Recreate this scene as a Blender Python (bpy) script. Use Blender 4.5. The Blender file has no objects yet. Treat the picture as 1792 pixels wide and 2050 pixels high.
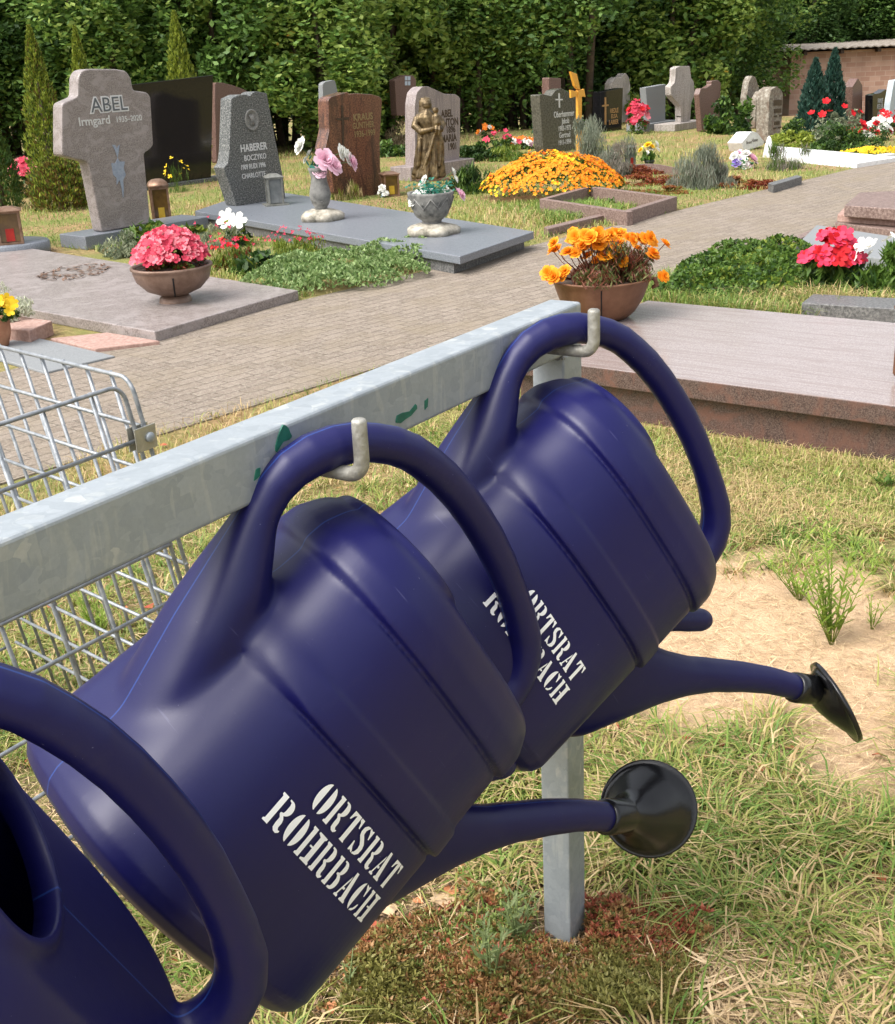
import bpy, bmesh, math, random
import numpy as np
from mathutils import Vector, Matrix
from mathutils.geometry import tessellate_polygon
R = math.radians
random.seed(7); rng = np.random.default_rng(7)
sc = bpy.context.scene; COL = sc.collection
# ------------------------------------------------------------ camera, sky, sun
EYE = Vector((0, 0, 1.55)); FOC = 2420.0; PITCH = R(21.0); ROLL = R(2.8)
FWD = Vector((0, math.cos(PITCH), -math.sin(PITCH)))
RT0 = Vector((1, 0, 0)); UP0 = RT0.cross(FWD)
CX = RT0*math.cos(ROLL) - UP0*math.sin(ROLL); CY = RT0*math.sin(ROLL) + UP0*math.cos(ROLL)
cam = bpy.data.cameras.new('camera'); co = bpy.data.objects.new('camera', cam); COL.objects.link(co)
cam.sensor_fit = 'HORIZONTAL'; cam.sensor_width = 36; cam.lens = 36*FOC/1792
cam.clip_start = .05; cam.clip_end = 400
mw = Matrix(((CX.x, CY.x, -FWD.x, EYE.x), (CX.y, CY.y, -FWD.y, EYE.y), (CX.z, CY.z, -FWD.z, EYE.z), (0, 0, 0, 1)))
co.matrix_world = mw; sc.camera = co
w = bpy.data.worlds.new('World'); sc.world = w; w.use_nodes = True
nt = w.node_tree; bg = nt.nodes['Background']
sky = nt.nodes.new('ShaderNodeTexSky'); sky.sky_type = 'NISHITA'; sky.sun_disc = False
SUN_EL, SUN_AZ = R(55), R(-122)      # azimuth from +Y towards +X
sky.sun_elevation = SUN_EL; sky.sun_rotation = SUN_AZ
sky.air_density = 1.2; sky.dust_density = 6; sky.ozone_density = 1
hs = nt.nodes.new('ShaderNodeHueSaturation'); hs.inputs['Saturation'].default_value = .3
nt.links.new(sky.outputs[0], hs.inputs['Color']); nt.links.new(hs.outputs[0], bg.inputs['Color'])
bg.inputs['Strength'].default_value = .15
sl = bpy.data.lights.new('sun', 'SUN'); sl.energy = 1.0; sl.angle = R(45); sl.color = (1, .975, .94)
so = bpy.data.objects.new('sun', sl); COL.objects.link(so)
sd = Vector((math.sin(SUN_AZ)*math.cos(SUN_EL), math.cos(SUN_AZ)*math.cos(SUN_EL), math.sin(SUN_EL)))
so.rotation_euler = sd.to_track_quat('Z', 'Y').to_euler(); so.location = (0, 0, 20)
sc.view_settings.view_transform = 'Standard'; sc.view_settings.look = 'None'
sc.view_settings.exposure = 1.06; sc.view_settings.gamma = 1
sc.cycles.max_bounces = 6; sc.cycles.transparent_max_bounces = 8
# ------------------------------------------------------------ photo pixel (1792 x 2050) <-> world
def ray(x, y):
    dx = x-896; dy = 1025-y
    return FWD*FOC + CX*dx + CY*dy
def G(x, y, z=0.0):
    d = ray(x, y); t = (z-EYE.z)/d.z; return EYE + d*t
def proj(p):
    v = Vector(p)-EYE; z = v.dot(FWD); return 896+FOC*v.dot(CX)/z, 1025-FOC*v.dot(CY)/z
def onplane(x, y, P, n):
    d = ray(x, y); return EYE + d*((P-EYE).dot(n)/d.dot(n))
def aty(x, y, Y):
    d = ray(x, y); return EYE + d*(Y/d.y)
EA = math.atan2(.741, .671); E = Vector((math.cos(EA), math.sin(EA), 0)); Q = Vector((math.sin(EA), -math.cos(EA), 0))
# ------------------------------------------------------------ object helpers
def tag(o, label=None, cat=None, group=None, kind=None):
    if label: o['label'] = label
    if cat: o['category'] = cat
    if group: o['group'] = group
    if kind: o['kind'] = kind
    return o
def thing(name, label, cat, loc=(0, 0, 0), rz=0.0, group=None):
    o = bpy.data.objects.new(name, None); COL.objects.link(o)
    o.empty_display_size = .1
    o.location = loc; o.rotation_euler = (0, 0, rz)
    return tag(o, label, cat, group)
def lk(name, me, mats, parent=None, loc=None):
    o = bpy.data.objects.new(name, me); COL.objects.link(o)
    for m in (mats if isinstance(mats, (list, tuple)) else [mats]): me.materials.append(m)
    if parent: o.parent = parent
    if loc is not None: o.location = loc
    return o
class MB:
    def __init__(s): s.v = []; s.f = []; s.m = []; s.sm = []
    def add(s, vs, fs, mi=0, smooth=False):
        k = len(s.v); s.v += [tuple(v) for v in vs]; s.f += [tuple(i+k for i in f) for f in fs]
        s.m += [mi]*len(fs); s.sm += [smooth]*len(fs)
    def box(s, c, d, rz=0, mi=0, M=None):
        a, b, h = d[0]/2, d[1]/2, d[2]/2
        vs = [Vector((x, y, z)) for z in (-h, h) for x, y in ((-a, -b), (a, -b), (a, b), (-a, b))]
        rm = M or Matrix.Rotation(rz, 3, 'Z')
        s.add([rm @ v + Vector(c) for v in vs], [(3, 2, 1, 0), (4, 5, 6, 7), (0, 1, 5, 4), (1, 2, 6, 5), (2, 3, 7, 6), (3, 0, 4, 7)], mi)
    def loft(s, rings, cap=True, mi=0, smooth=True, closed=True):
        n = len(rings[0]); vs = [p for r in rings for p in r]; fs = []
        for i in range(len(rings)-1):
            for j in range(n if closed else n-1):
                a = i*n+j; b = i*n+(j+1) % n; fs.append((a, b, b+n, a+n))
        if cap: fs.append(tuple(reversed(range(n)))); fs.append(tuple(range((len(rings)-1)*n, len(rings)*n)))
        s.add(vs, fs, mi, smooth)
    def tube(s, pts, rad, n=10, mi=0, cap=True, smooth=True, rad2=None, side=None):
        pts = [Vector(p) for p in pts]; m = len(pts)
        if not hasattr(rad, '__len__'): rad = [rad]*m
        if rad2 is None: rad2 = rad
        rings = []; up = None
        for i in range(m):
            t = (pts[min(i+1, m-1)]-pts[max(i-1, 0)]).normalized()
            if side is not None: u = Vector(side)
            elif up is None:
                u = Vector((0, 0, 1)) if abs(t.z) < .9 else Vector((1, 0, 0))
            else: u = up
            u = (u-t*u.dot(t)).normalized(); up = u; v = t.cross(u)
            rings.append([pts[i]+u*(math.cos(a)*rad2[i])+v*(math.sin(a)*rad[i]) for a in (2*math.pi*k/n for k in range(n))])
        s.loft(rings, cap, mi, smooth)
    def lathe(s, prof, c=(0, 0, 0), n=24, mi=0, sx=1, sy=1, smooth=True, cap=False):
        c = Vector(c)
        s.loft([[c+Vector((r*math.cos(a)*sx, r*math.sin(a)*sy, z)) for a in (2*math.pi*k/n for k in range(n))] for r, z in prof], cap, mi, smooth)
    def prism(s, poly, y0, y1, mi=0):      # poly in (x,z), extruded along y
        n = len(poly)
        vs = [(x, y0, z) for x, z in poly]+[(x, y1, z) for x, z in poly]
        s.add(vs, [tuple(range(n)), tuple(reversed(range(n, 2*n)))]+[(i+n, (i+1) % n+n, (i+1) % n, i) for i in range(n)], mi)
    def mesh(s, name, sub=None, M=None):
        me = bpy.data.meshes.new(name); v = s.v
        if sub is not None: v = [(a[0]-sub[0], a[1]-sub[1], a[2]-sub[2]) for a in v]
        me.from_pydata(v, [], s.f); me.polygons.foreach_set('material_index', s.m); me.polygons.foreach_set('use_smooth', s.sm)
        me.update(); return me
    def obj(s, name, mats, parent=None, sub=None, bevel=0, bseg=2, fix=True):
        me = s.mesh(name, sub)
        if bevel or fix:
            bm = bmesh.new(); bm.from_mesh(me)
            if fix: bmesh.ops.recalc_face_normals(bm, faces=bm.faces)
            if bevel:
                ed = [e for e in bm.edges if len(e.link_faces) == 2 and e.calc_face_angle(0) > .6]
                bmesh.ops.bevel(bm, geom=ed, offset=bevel, segments=bseg, affect='EDGES', profile=.5, clamp_overlap=True)
            bm.to_mesh(me); bm.free()
        return lk(name, me, mats, parent)
def slab(mb, corners, z0, z1, mi=0):   # corners = 4+ (x,y) counter-clockwise or not
    n = len(corners)
    mb.add([(c[0], c[1], z0) for c in corners]+[(c[0], c[1], z1) for c in corners],
           [tuple(reversed(range(n))), tuple(range(n, 2*n))]+[(i, (i+1) % n, (i+1) % n+n, i+n) for i in range(n)], mi)
def quadcloud(name, C, U, V, mats, mi=None, parent=None, pts=4):
    """many small leaf faces: centre C, half-vectors U, V (N,3 arrays)"""
    N = len(C)
    if pts == 4: P = np.stack([C-U, C-V*.9-U*.1, C+U, C+V*.9-U*.1], 1)
    elif pts == 6: P = np.stack([C-U, C-V*.85-U*.2, C+U*.62-V*.85, C+U*.95, C+U*.62+V*.85, C+V*.85-U*.2], 1)
    else: P = np.stack([C-V, C+V, C+U], 1)
    k = P.shape[1]; me = bpy.data.meshes.new(name)
    me.vertices.add(N*k); me.vertices.foreach_set('co', P.reshape(-1).astype(np.float32))
    me.loops.add(N*k); me.loops.foreach_set('vertex_index', np.arange(N*k, dtype=np.int32))
    me.polygons.add(N); me.polygons.foreach_set('loop_start', np.arange(0, N*k, k, dtype=np.int32))
    me.polygons.foreach_set('loop_total', np.full(N, k, dtype=np.int32))
    if mi is not None: me.polygons.foreach_set('material_index', np.asarray(mi, dtype=np.int32))
    me.update(calc_edges=True); me.validate()
    return lk(name, me, mats, parent)
def rdir(n):
    v = rng.normal(size=(n, 3)); return v/np.linalg.norm(v, axis=1)[:, None]
def leaves(n, C, size, asp=.55, up=.3, jit=.35):
    """random leaf half vectors; size array or scalar"""
    s = size*(1+jit*rng.uniform(-1, 1, n))
    U = rdir(n); U[:, 2] = U[:, 2]*.6+up; U /= np.linalg.norm(U, axis=1)[:, None]
    W = rdir(n); V = np.cross(U, W); V /= np.linalg.norm(V, axis=1)[:, None]
    return C, U*s[:, None], V*(s*asp)[:, None]
# ------------------------------------------------------------ materials
MATS = {}
def mat(name, c1, c2=None, rough=.6, scale=8, bump=0, bscale=60, metal=0, coat=0, detail=6, pos=(.35, .65), spec=.5,
        c3=None, island=False, coords='Object', stretch=None, trans=0, isl=None, warp=0):
    if name in MATS: return MATS[name]
    m = bpy.data.materials.new(name); m.use_nodes = True; t = m.node_tree; N = t.nodes; L = t.links
    b = N['Principled BSDF']; b.inputs['Roughness'].default_value = rough; b.inputs['Metallic'].default_value = metal
    b.inputs['Specular IOR Level'].default_value = spec; b.inputs['Coat Weight'].default_value = coat
    c1 = (*c1, 1); 
    if c2 is None: b.inputs['Base Color'].default_value = c1
    else:
        rp = N.new('ShaderNodeValToRGB'); e = rp.color_ramp.elements
        e[0].position, e[1].position = pos; e[0].color = c1; e[1].color = (*c2, 1)
        if c3: x = e.new((pos[0]+pos[1])/2); x.color = (*c3, 1)
        if island:
            g = N.new('ShaderNodeNewGeometry'); L.new(g.outputs['Random Per Island'], rp.inputs[0])
        else:
            tc = N.new('ShaderNodeTexCoord'); src = tc.outputs[coords]
            if stretch:
                mp = N.new('ShaderNodeMapping'); mp.inputs['Scale'].default_value = stretch[:3]
                if len(stretch) > 3: mp.inputs['Rotation'].default_value = (0, 0, stretch[3])
                L.new(src, mp.inputs[0]); src = mp.outputs[0]
            n = N.new('ShaderNodeTexNoise'); n.inputs['Scale'].default_value = scale; n.inputs['Detail'].default_value = detail
            n.inputs['Distortion'].default_value = warp
            n.inputs['Roughness'].default_value = .62; L.new(src, n.inputs['Vector']); L.new(n.outputs[0], rp.inputs[0])
        L.new(rp.outputs[0], b.inputs['Base Color'])
        if trans:
            tr = N.new('ShaderNodeBsdfTranslucent'); mx = N.new('ShaderNodeMixShader'); mx.inputs[0].default_value = trans
            L.new(rp.outputs[0], tr.inputs[0]); L.new(b.outputs[0], mx.inputs[1]); L.new(tr.outputs[0], mx.inputs[2])
            L.new(mx.outputs[0], N['Material Output'].inputs[0])
    if bump:
        tc2 = N.new('ShaderNodeTexCoord'); n2 = N.new('ShaderNodeTexNoise'); n2.inputs['Scale'].default_value = bscale
        n2.inputs['Detail'].default_value = 5; bp = N.new('ShaderNodeBump'); bp.inputs['Strength'].default_value = bump
        bp.inputs['Distance'].default_value = .01
        L.new(tc2.outputs['Object'], n2.inputs['Vector']); L.new(n2.outputs[0], bp.inputs['Height']); L.new(bp.outputs[0], b.inputs['Normal'])
    MATS[name] = m; return m
def nodes(m): return m.node_tree.nodes, m.node_tree.links
def nd(N, t, **k):
    n = N.new(t)
    for a, v in k.items(): setattr(n, a, v)
    return n
def math_(N, L, op, a, b=None, clamp=False):
    n = N.new('ShaderNodeMath'); n.operation = op; n.use_clamp = clamp
    for i, x in enumerate((a, b)):
        if x is None: continue
        if isinstance(x, (int, float)): n.inputs[i].default_value = x
        else: L.new(x, n.inputs[i])
    return n.outputs[0]
def mixc(N, L, fac, a, b, mode='MIX'):
    n = N.new('ShaderNodeMix'); n.data_type = 'RGBA'; n.blend_type = mode
    if isinstance(fac, (int, float)): n.inputs[0].default_value = fac
    else: L.new(fac, n.inputs[0])
    for i, x in ((6, a), (7, b)):
        if isinstance(x, tuple): n.inputs[i].default_value = (*x, 1)
        else: L.new(x, n.inputs[i])
    return n.outputs[2]
def ramp(N, L, src, a, b, ca=(0, 0, 0), cb=(1, 1, 1)):
    n = N.new('ShaderNodeValToRGB'); e = n.color_ramp.elements
    e[0].position, e[1].position = a, b; e[0].color = (*ca, 1); e[1].color = (*cb, 1); L.new(src, n.inputs[0]); return n.outputs[0]
def noise(N, L, vec, scale, detail=5, warp=0, rough=.55):
    n = N.new('ShaderNodeTexNoise'); n.inputs['Scale'].default_value = scale; n.inputs['Detail'].default_value = detail
    n.inputs['Distortion'].default_value = warp; n.inputs['Roughness'].default_value = rough
    if vec is not None: L.new(vec, n.inputs['Vector'])
    return n.outputs[0]
def bump(N, L, h, strength, dist, to):
    n = N.new('ShaderNodeBump'); n.inputs['Strength'].default_value = strength; n.inputs['Distance'].default_value = dist
    L.new(h, n.inputs['Height']); L.new(n.outputs[0], to.inputs['Normal']); return n
def granite(name, dark, mid, light, rough=.25, scale=120, veins=None, vscale=3, vs=(1, 1, 1), spec=.5, big=0.35, rot=0):
    """speckled stone; veins = colour of soft flowing bands"""
    if name in MATS: return MATS[name]
    m = bpy.data.materials.new(name); m.use_nodes = True; N, L = nodes(m); b = N['Principled BSDF']
    tc = N.new('ShaderNodeTexCoord'); o = tc.outputs['Object']
    s1 = noise(N, L, o, scale, 3, 0, .7)
    rp = N.new('ShaderNodeValToRGB'); e = rp.color_ramp.elements; e[0].position = .36; e[1].position = .66
    e[0].color = (*dark, 1); e[1].color = (*light, 1); x = e.new(.5); x.color = (*mid, 1); L.new(s1, rp.inputs[0]); c = rp.outputs[0]
    mp = N.new('ShaderNodeMapping'); mp.inputs['Scale'].default_value = vs
    m0 = N.new('ShaderNodeMapping'); m0.inputs['Rotation'].default_value = (0, 0, rot); L.new(o, m0.inputs[0]); L.new(m0.outputs[0], mp.inputs[0])
    if veins:
        v = noise(N, L, mp.outputs[0], vscale, 7, 1.4, .6); f = ramp(N, L, v, .46, .62); c = mixc(N, L, math_(N, L, 'MULTIPLY', f, .75), c, veins)
    d = noise(N, L, o, 2.2, 4); f2 = ramp(N, L, d, .3, .8); c = mixc(N, L, math_(N, L, 'MULTIPLY', f2, big), c, mid)
    L.new(c, b.inputs['Base Color']); b.inputs['Roughness'].default_value = rough; b.inputs['Specular IOR Level'].default_value = spec
    r = noise(N, L, o, 30, 4); rr = math_(N, L, 'ADD', math_(N, L, 'MULTIPLY', r, .25), rough-.1, True); L.new(rr, b.inputs['Roughness'])
    MATS[name] = m; return m
def textmesh(s, size, extrude=.002, bold=0):
    cu = bpy.data.curves.new('t', 'FONT'); cu.body = s; cu.size = size; cu.extrude = extrude; cu.align_x = 'CENTER'; cu.offset = bold
    cu.resolution_u = 3
    o = bpy.data.objects.new('t', cu); COL.objects.link(o); bpy.context.view_layer.update()
    me = bpy.data.meshes.new_from_object(o.evaluated_get(bpy.context.evaluated_depsgraph_get()))
    bpy.data.objects.remove(o); bpy.data.curves.remove(cu); return me
# ------------------------------------------------------------ rack (galvanised rail on a post)
def galv_mat(name, paint=False):
    m = bpy.data.materials.new(name); m.use_nodes = True; N, L = nodes(m); b = N['Principled BSDF']
    tc = N.new('ShaderNodeTexCoord'); o = tc.outputs['Object']
    w1 = noise(N, L, o, 30, 3, .5)
    vadd = N.new('ShaderNodeVectorMath'); vadd.operation = 'MULTIPLY_ADD'
    L.new(nd(N, 'ShaderNodeTexNoise').outputs['Color'], vadd.inputs[0]); vadd.inputs[1].default_value = (.03, .03, .03); L.new(o, vadd.inputs[2])
    vo = N.new('ShaderNodeTexVoronoi'); vo.inputs['Scale'].default_value = 62; vo.feature = 'F1'; L.new(vadd.outputs[0], vo.inputs['Vector'])
    sep = N.new('ShaderNodeSeparateColor'); L.new(vo.outputs['Color'], sep.inputs[0])
    c = ramp(N, L, sep.outputs[0], .0, 1, (.33, .365, .39), (.40, .435, .46))
    f = ramp(N, L, sep.outputs[1], .86, .9); msk = ramp(N, L, noise(N, L, o, 9, 3, 1), .5, .58)
    c = mixc(N, L, math_(N, L, 'MULTIPLY', f, msk), c, (.50, .52, .51))
    drip = N.new('ShaderNodeMapping'); drip.inputs['Scale'].default_value = (38, 38, 9); L.new(o, drip.inputs[0])
    dn = ramp(N, L, noise(N, L, drip.outputs[0], 1, 3, 1.2), .58, .63); c = mixc(N, L, math_(N, L, 'MULTIPLY', dn, .45), c, (.50, .52, .50))
    fine = noise(N, L, o, 160, 4, 0, .7); c = mixc(N, L, math_(N, L, 'MULTIPLY', ramp(N, L, fine, .35, .7), .3), c, (.26, .29, .31))
    L.new(c, b.inputs['Base Color']); b.inputs['Metallic'].default_value = .40
    L.new(math_(N, L, 'ADD', math_(N, L, 'MULTIPLY', w1, .3), .38), b.inputs['Roughness'])
    bump(N, L, fine, .12, .002, b)
    return m
GALV = galv_mat('galvanised_steel')
GREENP = mat('old_green_paint', (.008, .10, .065), (.02, .17, .11), rough=.5, scale=60)
D_ = Vector((.559, .829, 0)).normalized(); NN = Vector((-D_.y, D_.x, 0))
END = Vector((.22, 1.831, 0)); ZT = 1.18; RH = .072; RW = .055
rack = thing('watering_can_rack', 'galvanised steel rail on a square post with welded hooks holding the blue cans', 'rack', END-D_*.03+NN*.0275)
ang = math.atan2(D_.y, D_.x)
def RL(s, n_, z): return END + D_*s + NN*n_ + Vector((0, 0, z))
b = MB(); L_ = 2.1
b.box(RL(-L_/2, RW/2, ZT-RH/2), (L_, RW, RH), ang); o = b.obj('rail', GALV, rack, rack.location, bevel=.005, bseg=3)
b = MB(); b.box(RL(-.03, RW/2, (ZT-RH)/2-.12), (.06, RW, ZT-RH+.24-.001), ang); b.obj('post', GALV, rack, rack.location, bevel=.003, bseg=2)
# rough weld under the rail, bolt head, scratches of paint
b = MB()
for k in range(14): 
    c = RL(-.056+.004*math.sin(k*2.3), .004+.0035*k, ZT-RH-.002); b.lathe([(0, .003), (.0045, .001), (.0045, -.004), (0, -.006)], c, 8)
b.obj('weld_bead', mat('weld', (.2, .2, .19), (.36, .36, .34), rough=.6, scale=80, metal=.4), rack, rack.location)
b = MB(); c = RL(-.134, 0, ZT-.030)
Mx = Matrix((D_, Vector((0, 0, 1)), -NN)).transposed()
b.add([Mx @ Vector((r*math.cos(a), r*math.sin(a), z))+c for r, z in ((.011, -.001), (.011, .003), (.006, .007)) for a in (R(60*k) for k in range(6))],
      [(i, (i+1) % 6, (i+1) % 6+6, i+6) for i in range(6)]+[(i+6, (i+1) % 6+6, (i+1) % 6+12, i+12) for i in range(6)]+[(12, 13, 14, 15, 16, 17)])
b.obj('bolt', GALV, rack, rack.location)
def paint_patch(pts):
    b = MB(); q = [onplane(x, y, END, NN)+(-NN)*.0012 for x, y in pts]
    cc = sum(q, Vector())/len(q); qq = []
    for i, p in enumerate(q):
        qq += [p, (p+q[(i+1) % len(q)])/2 + (cc-p)*random.uniform(-.12, .1)]
    q2 = [p+NN*.002 for p in qq]; n = len(qq)
    b.add(qq+q2, [tuple(range(n))]+[(i, (i+1) % n, (i+1) % n+n, i+n) for i in range(n)]); b.obj('paint_patch', GREENP, rack, rack.location)
paint_patch([(556, 872), (566, 850), (577, 858), (583, 872), (578, 880), (566, 884), (553, 905), (551, 892)])
paint_patch([(512, 940), (520, 936), (519, 952), (508, 962)])
paint_patch([(794, 832), (806, 826), (820, 823), (831, 809), (834, 818), (822, 832), (801, 847), (792, 846)])
paint_patch([(850, 802), (856, 797), (855, 814), (850, 820)])
HOOKM = mat('hook_zinc', (.22, .21, .18), (.40, .39, .35), rough=.5, scale=45, bump=.25, bscale=90, metal=.35)
HZ = 1.1235; HR = .0086
KS = .950
def toward(p): return EYE+(p-EYE)*KS
Hf = toward(RL(-.079, -.060, 1.1235))-END
for s, HL, HZ, ZTIP in ((-.670, .079, 1.1235, 1.188), (Hf.dot(D_), -Hf.dot(NN), Hf.z, 1.55-(1.55-1.188)*KS), (-1.24, .112, 1.1235, 1.188)):
    pts = [RL(s, .01, HZ)]; pts += [RL(s, -x, HZ) for x in (.0, .015, .03, HL-.018)]
    for k in range(1, 7):
        a = k*math.pi/12; pts.append(RL(s, -(HL-.018+.018*math.sin(a)), HZ+.018-.018*math.cos(a)))
    pts += [RL(s, -HL, z) for z in (HZ+.03, HZ+.045, ZTIP-.004)]
    pts += [RL(s, -HL, ZTIP-.0015), RL(s, -HL, ZTIP)]
    b = MB(); b.tube(pts, [HR]*(len(pts)-2)+[HR*.93, HR*.7], n=14); b.obj('hook', HOOKM, rack, rack.location)
# ------------------------------------------------------------ watering cans
def can_mat():
    m = bpy.data.materials.new('blue_moulded_plastic'); m.use_nodes = True; N, L = nodes(m); b = N['Principled BSDF']
    tc = N.new('ShaderNodeTexCoord'); o = tc.outputs['Object']; sep = N.new('ShaderNodeSeparateXYZ'); L.new(o, sep.inputs[0])
    ab = math_(N, L, 'ABSOLUTE', sep.outputs[1]); seam = math_(N, L, 'LESS_THAN', ab, .0011)
    nf = noise(N, L, o, 3, 3); c = ramp(N, L, nf, .3, .7, (.0042, .0042, .058), (.0056, .0056, .072))
    c = mixc(N, L, math_(N, L, 'MULTIPLY', seam, .5), c, (.02, .07, .30))
    sp = noise(N, L, o, 260, 2); c = mixc(N, L, math_(N, L, 'GREATER_THAN', sp, .775), c, (.12, .12, .2))
    dst = math_(N, L, 'MULTIPLY', ramp(N, L, noise(N, L, o, 11, 6, 1.2, .7),   .56, .8), .05); c = mixc(N, L, dst, c, (.16, .15, .20))
    scm = N.new('ShaderNodeMapping'); scm.inputs['Scale'].default_value = (9, 9, 160); scm.inputs['Rotation'].default_value = (.3, .5, 0); L.new(o, scm.inputs[0])
    c = mixc(N, L, math_(N, L, 'MULTIPLY', ramp(N, L, noise(N, L, scm.outputs[0], 1, 2), .73, .76), .25), c, (.10, .10, .22))
    L.new(c, b.inputs['Base Color'])
    r = ramp(N, L, noise(N, L, o, 7, 4), .3, .7, (.35,)*3, (.47,)*3); L.new(r, b.inputs['Roughness'])
    b.inputs['Specular IOR Level'].default_value = .40
    h = math_(N, L, 'ADD', noise(N, L, o, 420, 2), math_(N, L, 'MULTIPLY', seam, 2.0)); bump(N, L, h, .05, .002, b)
    return m
CANM = can_mat(); ROSEM = mat('black_rubbery_plastic', (.006, .006, .007), (.010, .010, .011), rough=.22, scale=30, bump=.04, bscale=200)
def se(t, ex): c = math.cos(t); s_ = math.sin(t); return math.copysign(abs(c)**ex, c), math.copysign(abs(s_)**ex, s_)
def b0f(a): return .070+.020*a
def b1f(a): return .498-.006*a
def Wf(a): return .128-.127*a
def ringpts(a, off, n=96):
    b0, b1, W = b0f(a)-off, b1f(a)+off, Wf(a)+off; out = []
    for k in range(n):
        c, s_ = se(2*math.pi*k/n, 2/2.8); out.append(Vector(((b0+b1)/2+(b1-b0)/2*c, -W*s_, a)))
    return out
def build_can_mesh():
    mb = MB(); prof = [(-.502, -.06), (-.500, -.035), (-.494, -.018), (-.482, -.006), (-.465, 0), (-.36, 0), (-.27, 0), (-.254, 0), (-.250, -.0035), (-.2465, -.002), (-.245, .0065), (-.240, .0075), (-.225, .0072), (-.208, .0062), (-.203, .002),
        (-.196, .0018), (-.16, .001), (-.127, .001), (-.123, -.003), (-.1195, -.002), (-.118, .0065), (-.113, .0078), (-.088, .0072), (-.082, .0060), (-.075, .0035), (-.067, .0005), (-.059, -.003), (-.052, -.007), (-.046, -.014), (-.043, -.022), (-.042, -.04)]
    def tilt(a, ps):
        k = min(1, max(0, (a+.065)/.03)); return [Vector((q.x, q.y, q.z+.003*k*(1-(q.x-.07)/.43))) for q in ps]
    mb.loft([tilt(a, ringpts(a, o)) for a, o in prof], True)
    # handle
    hp = [(.100, -.45, .012), (.090, -.39, .024), (.072, -.32, .034), (.054, -.26, .0405), (.036, -.205, .042), (.010, -.166, .0315), (-.009, -.136, .0235), (-.0185, -.108, .0222), (-.022, -.080, .0232), (-.017, -.052, .0242), (-.006, -.026, .0238),
          (.008, -.005, .023), (.026, .013, .0225), (.047, .030, .0225), (.072, .044, .0225), (.099, .053, .0225), (.13, .061, .0225), (.17, .067, .0222), (.211, .0695, .022), (.25, .070, .022), (.30, .067, .0215),
          (.35, .060, .021), (.39, .052, .0222), (.43, .040, .0245), (.458, .024, .0262), (.477, .002, .027), (.486, -.024, .028), (.484, -.055, .030), (.470, -.09, .028)]
    mb.tube([(x, 0, z) for x, z, r in hp], [r for *_, r in hp], n=28, side=(0, 1, 0), rad2=[.03, .05, .062, .062, .054, .038, .027]+[r for *_, r in hp][7:])
    # spout: blade at the foot, round at the tip
    sp = [(.40, -.33, .155, .05), (.47, -.315, .140, .046), (.53, -.285, .110, .042), (.575, -.245, .075, .038), (.62, -.200, .050, .034), (.66, -.160, .037, .031), (.70, -.122, .031, .029), (.75, -.078, .0275, .0275), (.80, -.040, .0255, .0255), (.845, -.012, .0243, .0243), (.880, .008, .0235, .0235)]
    mb.tube([(x, 0, z) for x, z, *_ in sp], [s[2] for s in sp], n=28, rad2=[s[3] for s in sp], side=(0, 1, 0))
    pg = [(.47, -.205, .022), (.52, -.155, .021), (.56, -.113, .0205), (.588, -.085, .020), (.596, -.077, .0165), (.601, -.072, .010)]
    mb.tube([(x, 0, z) for x, z, r in pg], [r for *_, r in pg], n=20, side=(0, 1, 0))
    # raised collar round the filler hole
    hc = Vector((.167, 0, 0))
    tor = []
    for k in range(40):
        t = 2*math.pi*k/40; ca, sa = math.cos(t), math.sin(t)
        tor.append([hc+Vector(((.079+.008*math.cos(u))*ca, (.097+.008*math.cos(u))*sa, -.0385+.006*math.sin(u))) for u in (2*math.pi*j/12 for j in range(12))])
    tor.append(tor[0]); mb.loft(tor, False)
    me = mb.mesh('can')
    bm = bmesh.new(); bm.from_mesh(me); bmesh.ops.remove_doubles(bm, verts=bm.verts, dist=1e-6); bmesh.ops.recalc_face_normals(bm, faces=bm.faces); bm.to_mesh(me); bm.free()
    o = bpy.data.objects.new('tmp', me); COL.objects.link(o)
    r = o.modifiers.new('r', 'REMESH'); r.mode = 'VOXEL'; r.voxel_size = .0028; r.use_smooth_shade = True
    s1 = o.modifiers.new('s', 'SMOOTH'); s1.factor = .5; s1.iterations = 3
    # cavity
    cm = MB(); cm.loft([[Vector((cb+rx*math.cos(t), ry*math.sin(t), a)) for t in (2*math.pi*k/40 for k in range(40))] for cb, rx, ry, a in ((.167, .083, .103, -.005), (.167, .0755, .093, -.036), (.167, .0745, .092, -.055), (.185, .083, .092, -.066), (.27, .17, .105, -.085), (.28, .19, .12, -.2), (.28, .19, .14, -.44))])
    cme = cm.mesh('cav'); bm = bmesh.new(); bm.from_mesh(cme); bmesh.ops.holes_fill(bm, edges=bm.edges); bmesh.ops.recalc_face_normals(bm, faces=bm.faces); bm.to_mesh(cme); bm.free()
    cav = bpy.data.objects.new('cav', cme); COL.objects.link(cav)
    cme.materials.append(CANM)
    bo = o.modifiers.new('b', 'BOOLEAN'); bo.operation = 'DIFFERENCE'; bo.object = cav; bo.solver = 'EXACT'
    bpy.context.view_layer.update()
    out = bpy.data.meshes.new_from_object(o.evaluated_get(bpy.context.evaluated_depsgraph_get()))
    bpy.data.objects.remove(o); bpy.data.objects.remove(cav)
    # soften the moulded blends at the handle roots and the spout foot
    n = len(out.vertices); co_ = np.empty(n*3, np.float32); out.vertices.foreach_get('co', co_); co_ = co_.reshape(-1, 3).astype(float)
    ed = np.empty(len(out.edges)*2, np.int32); out.edges.foreach_get('vertices', ed); ed = ed.reshape(-1, 2)
    X_, Y_, Z_ = co_.T
    ss = lambda v, a, b: np.clip((v-a)/(b-a), 0, 1)
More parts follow.
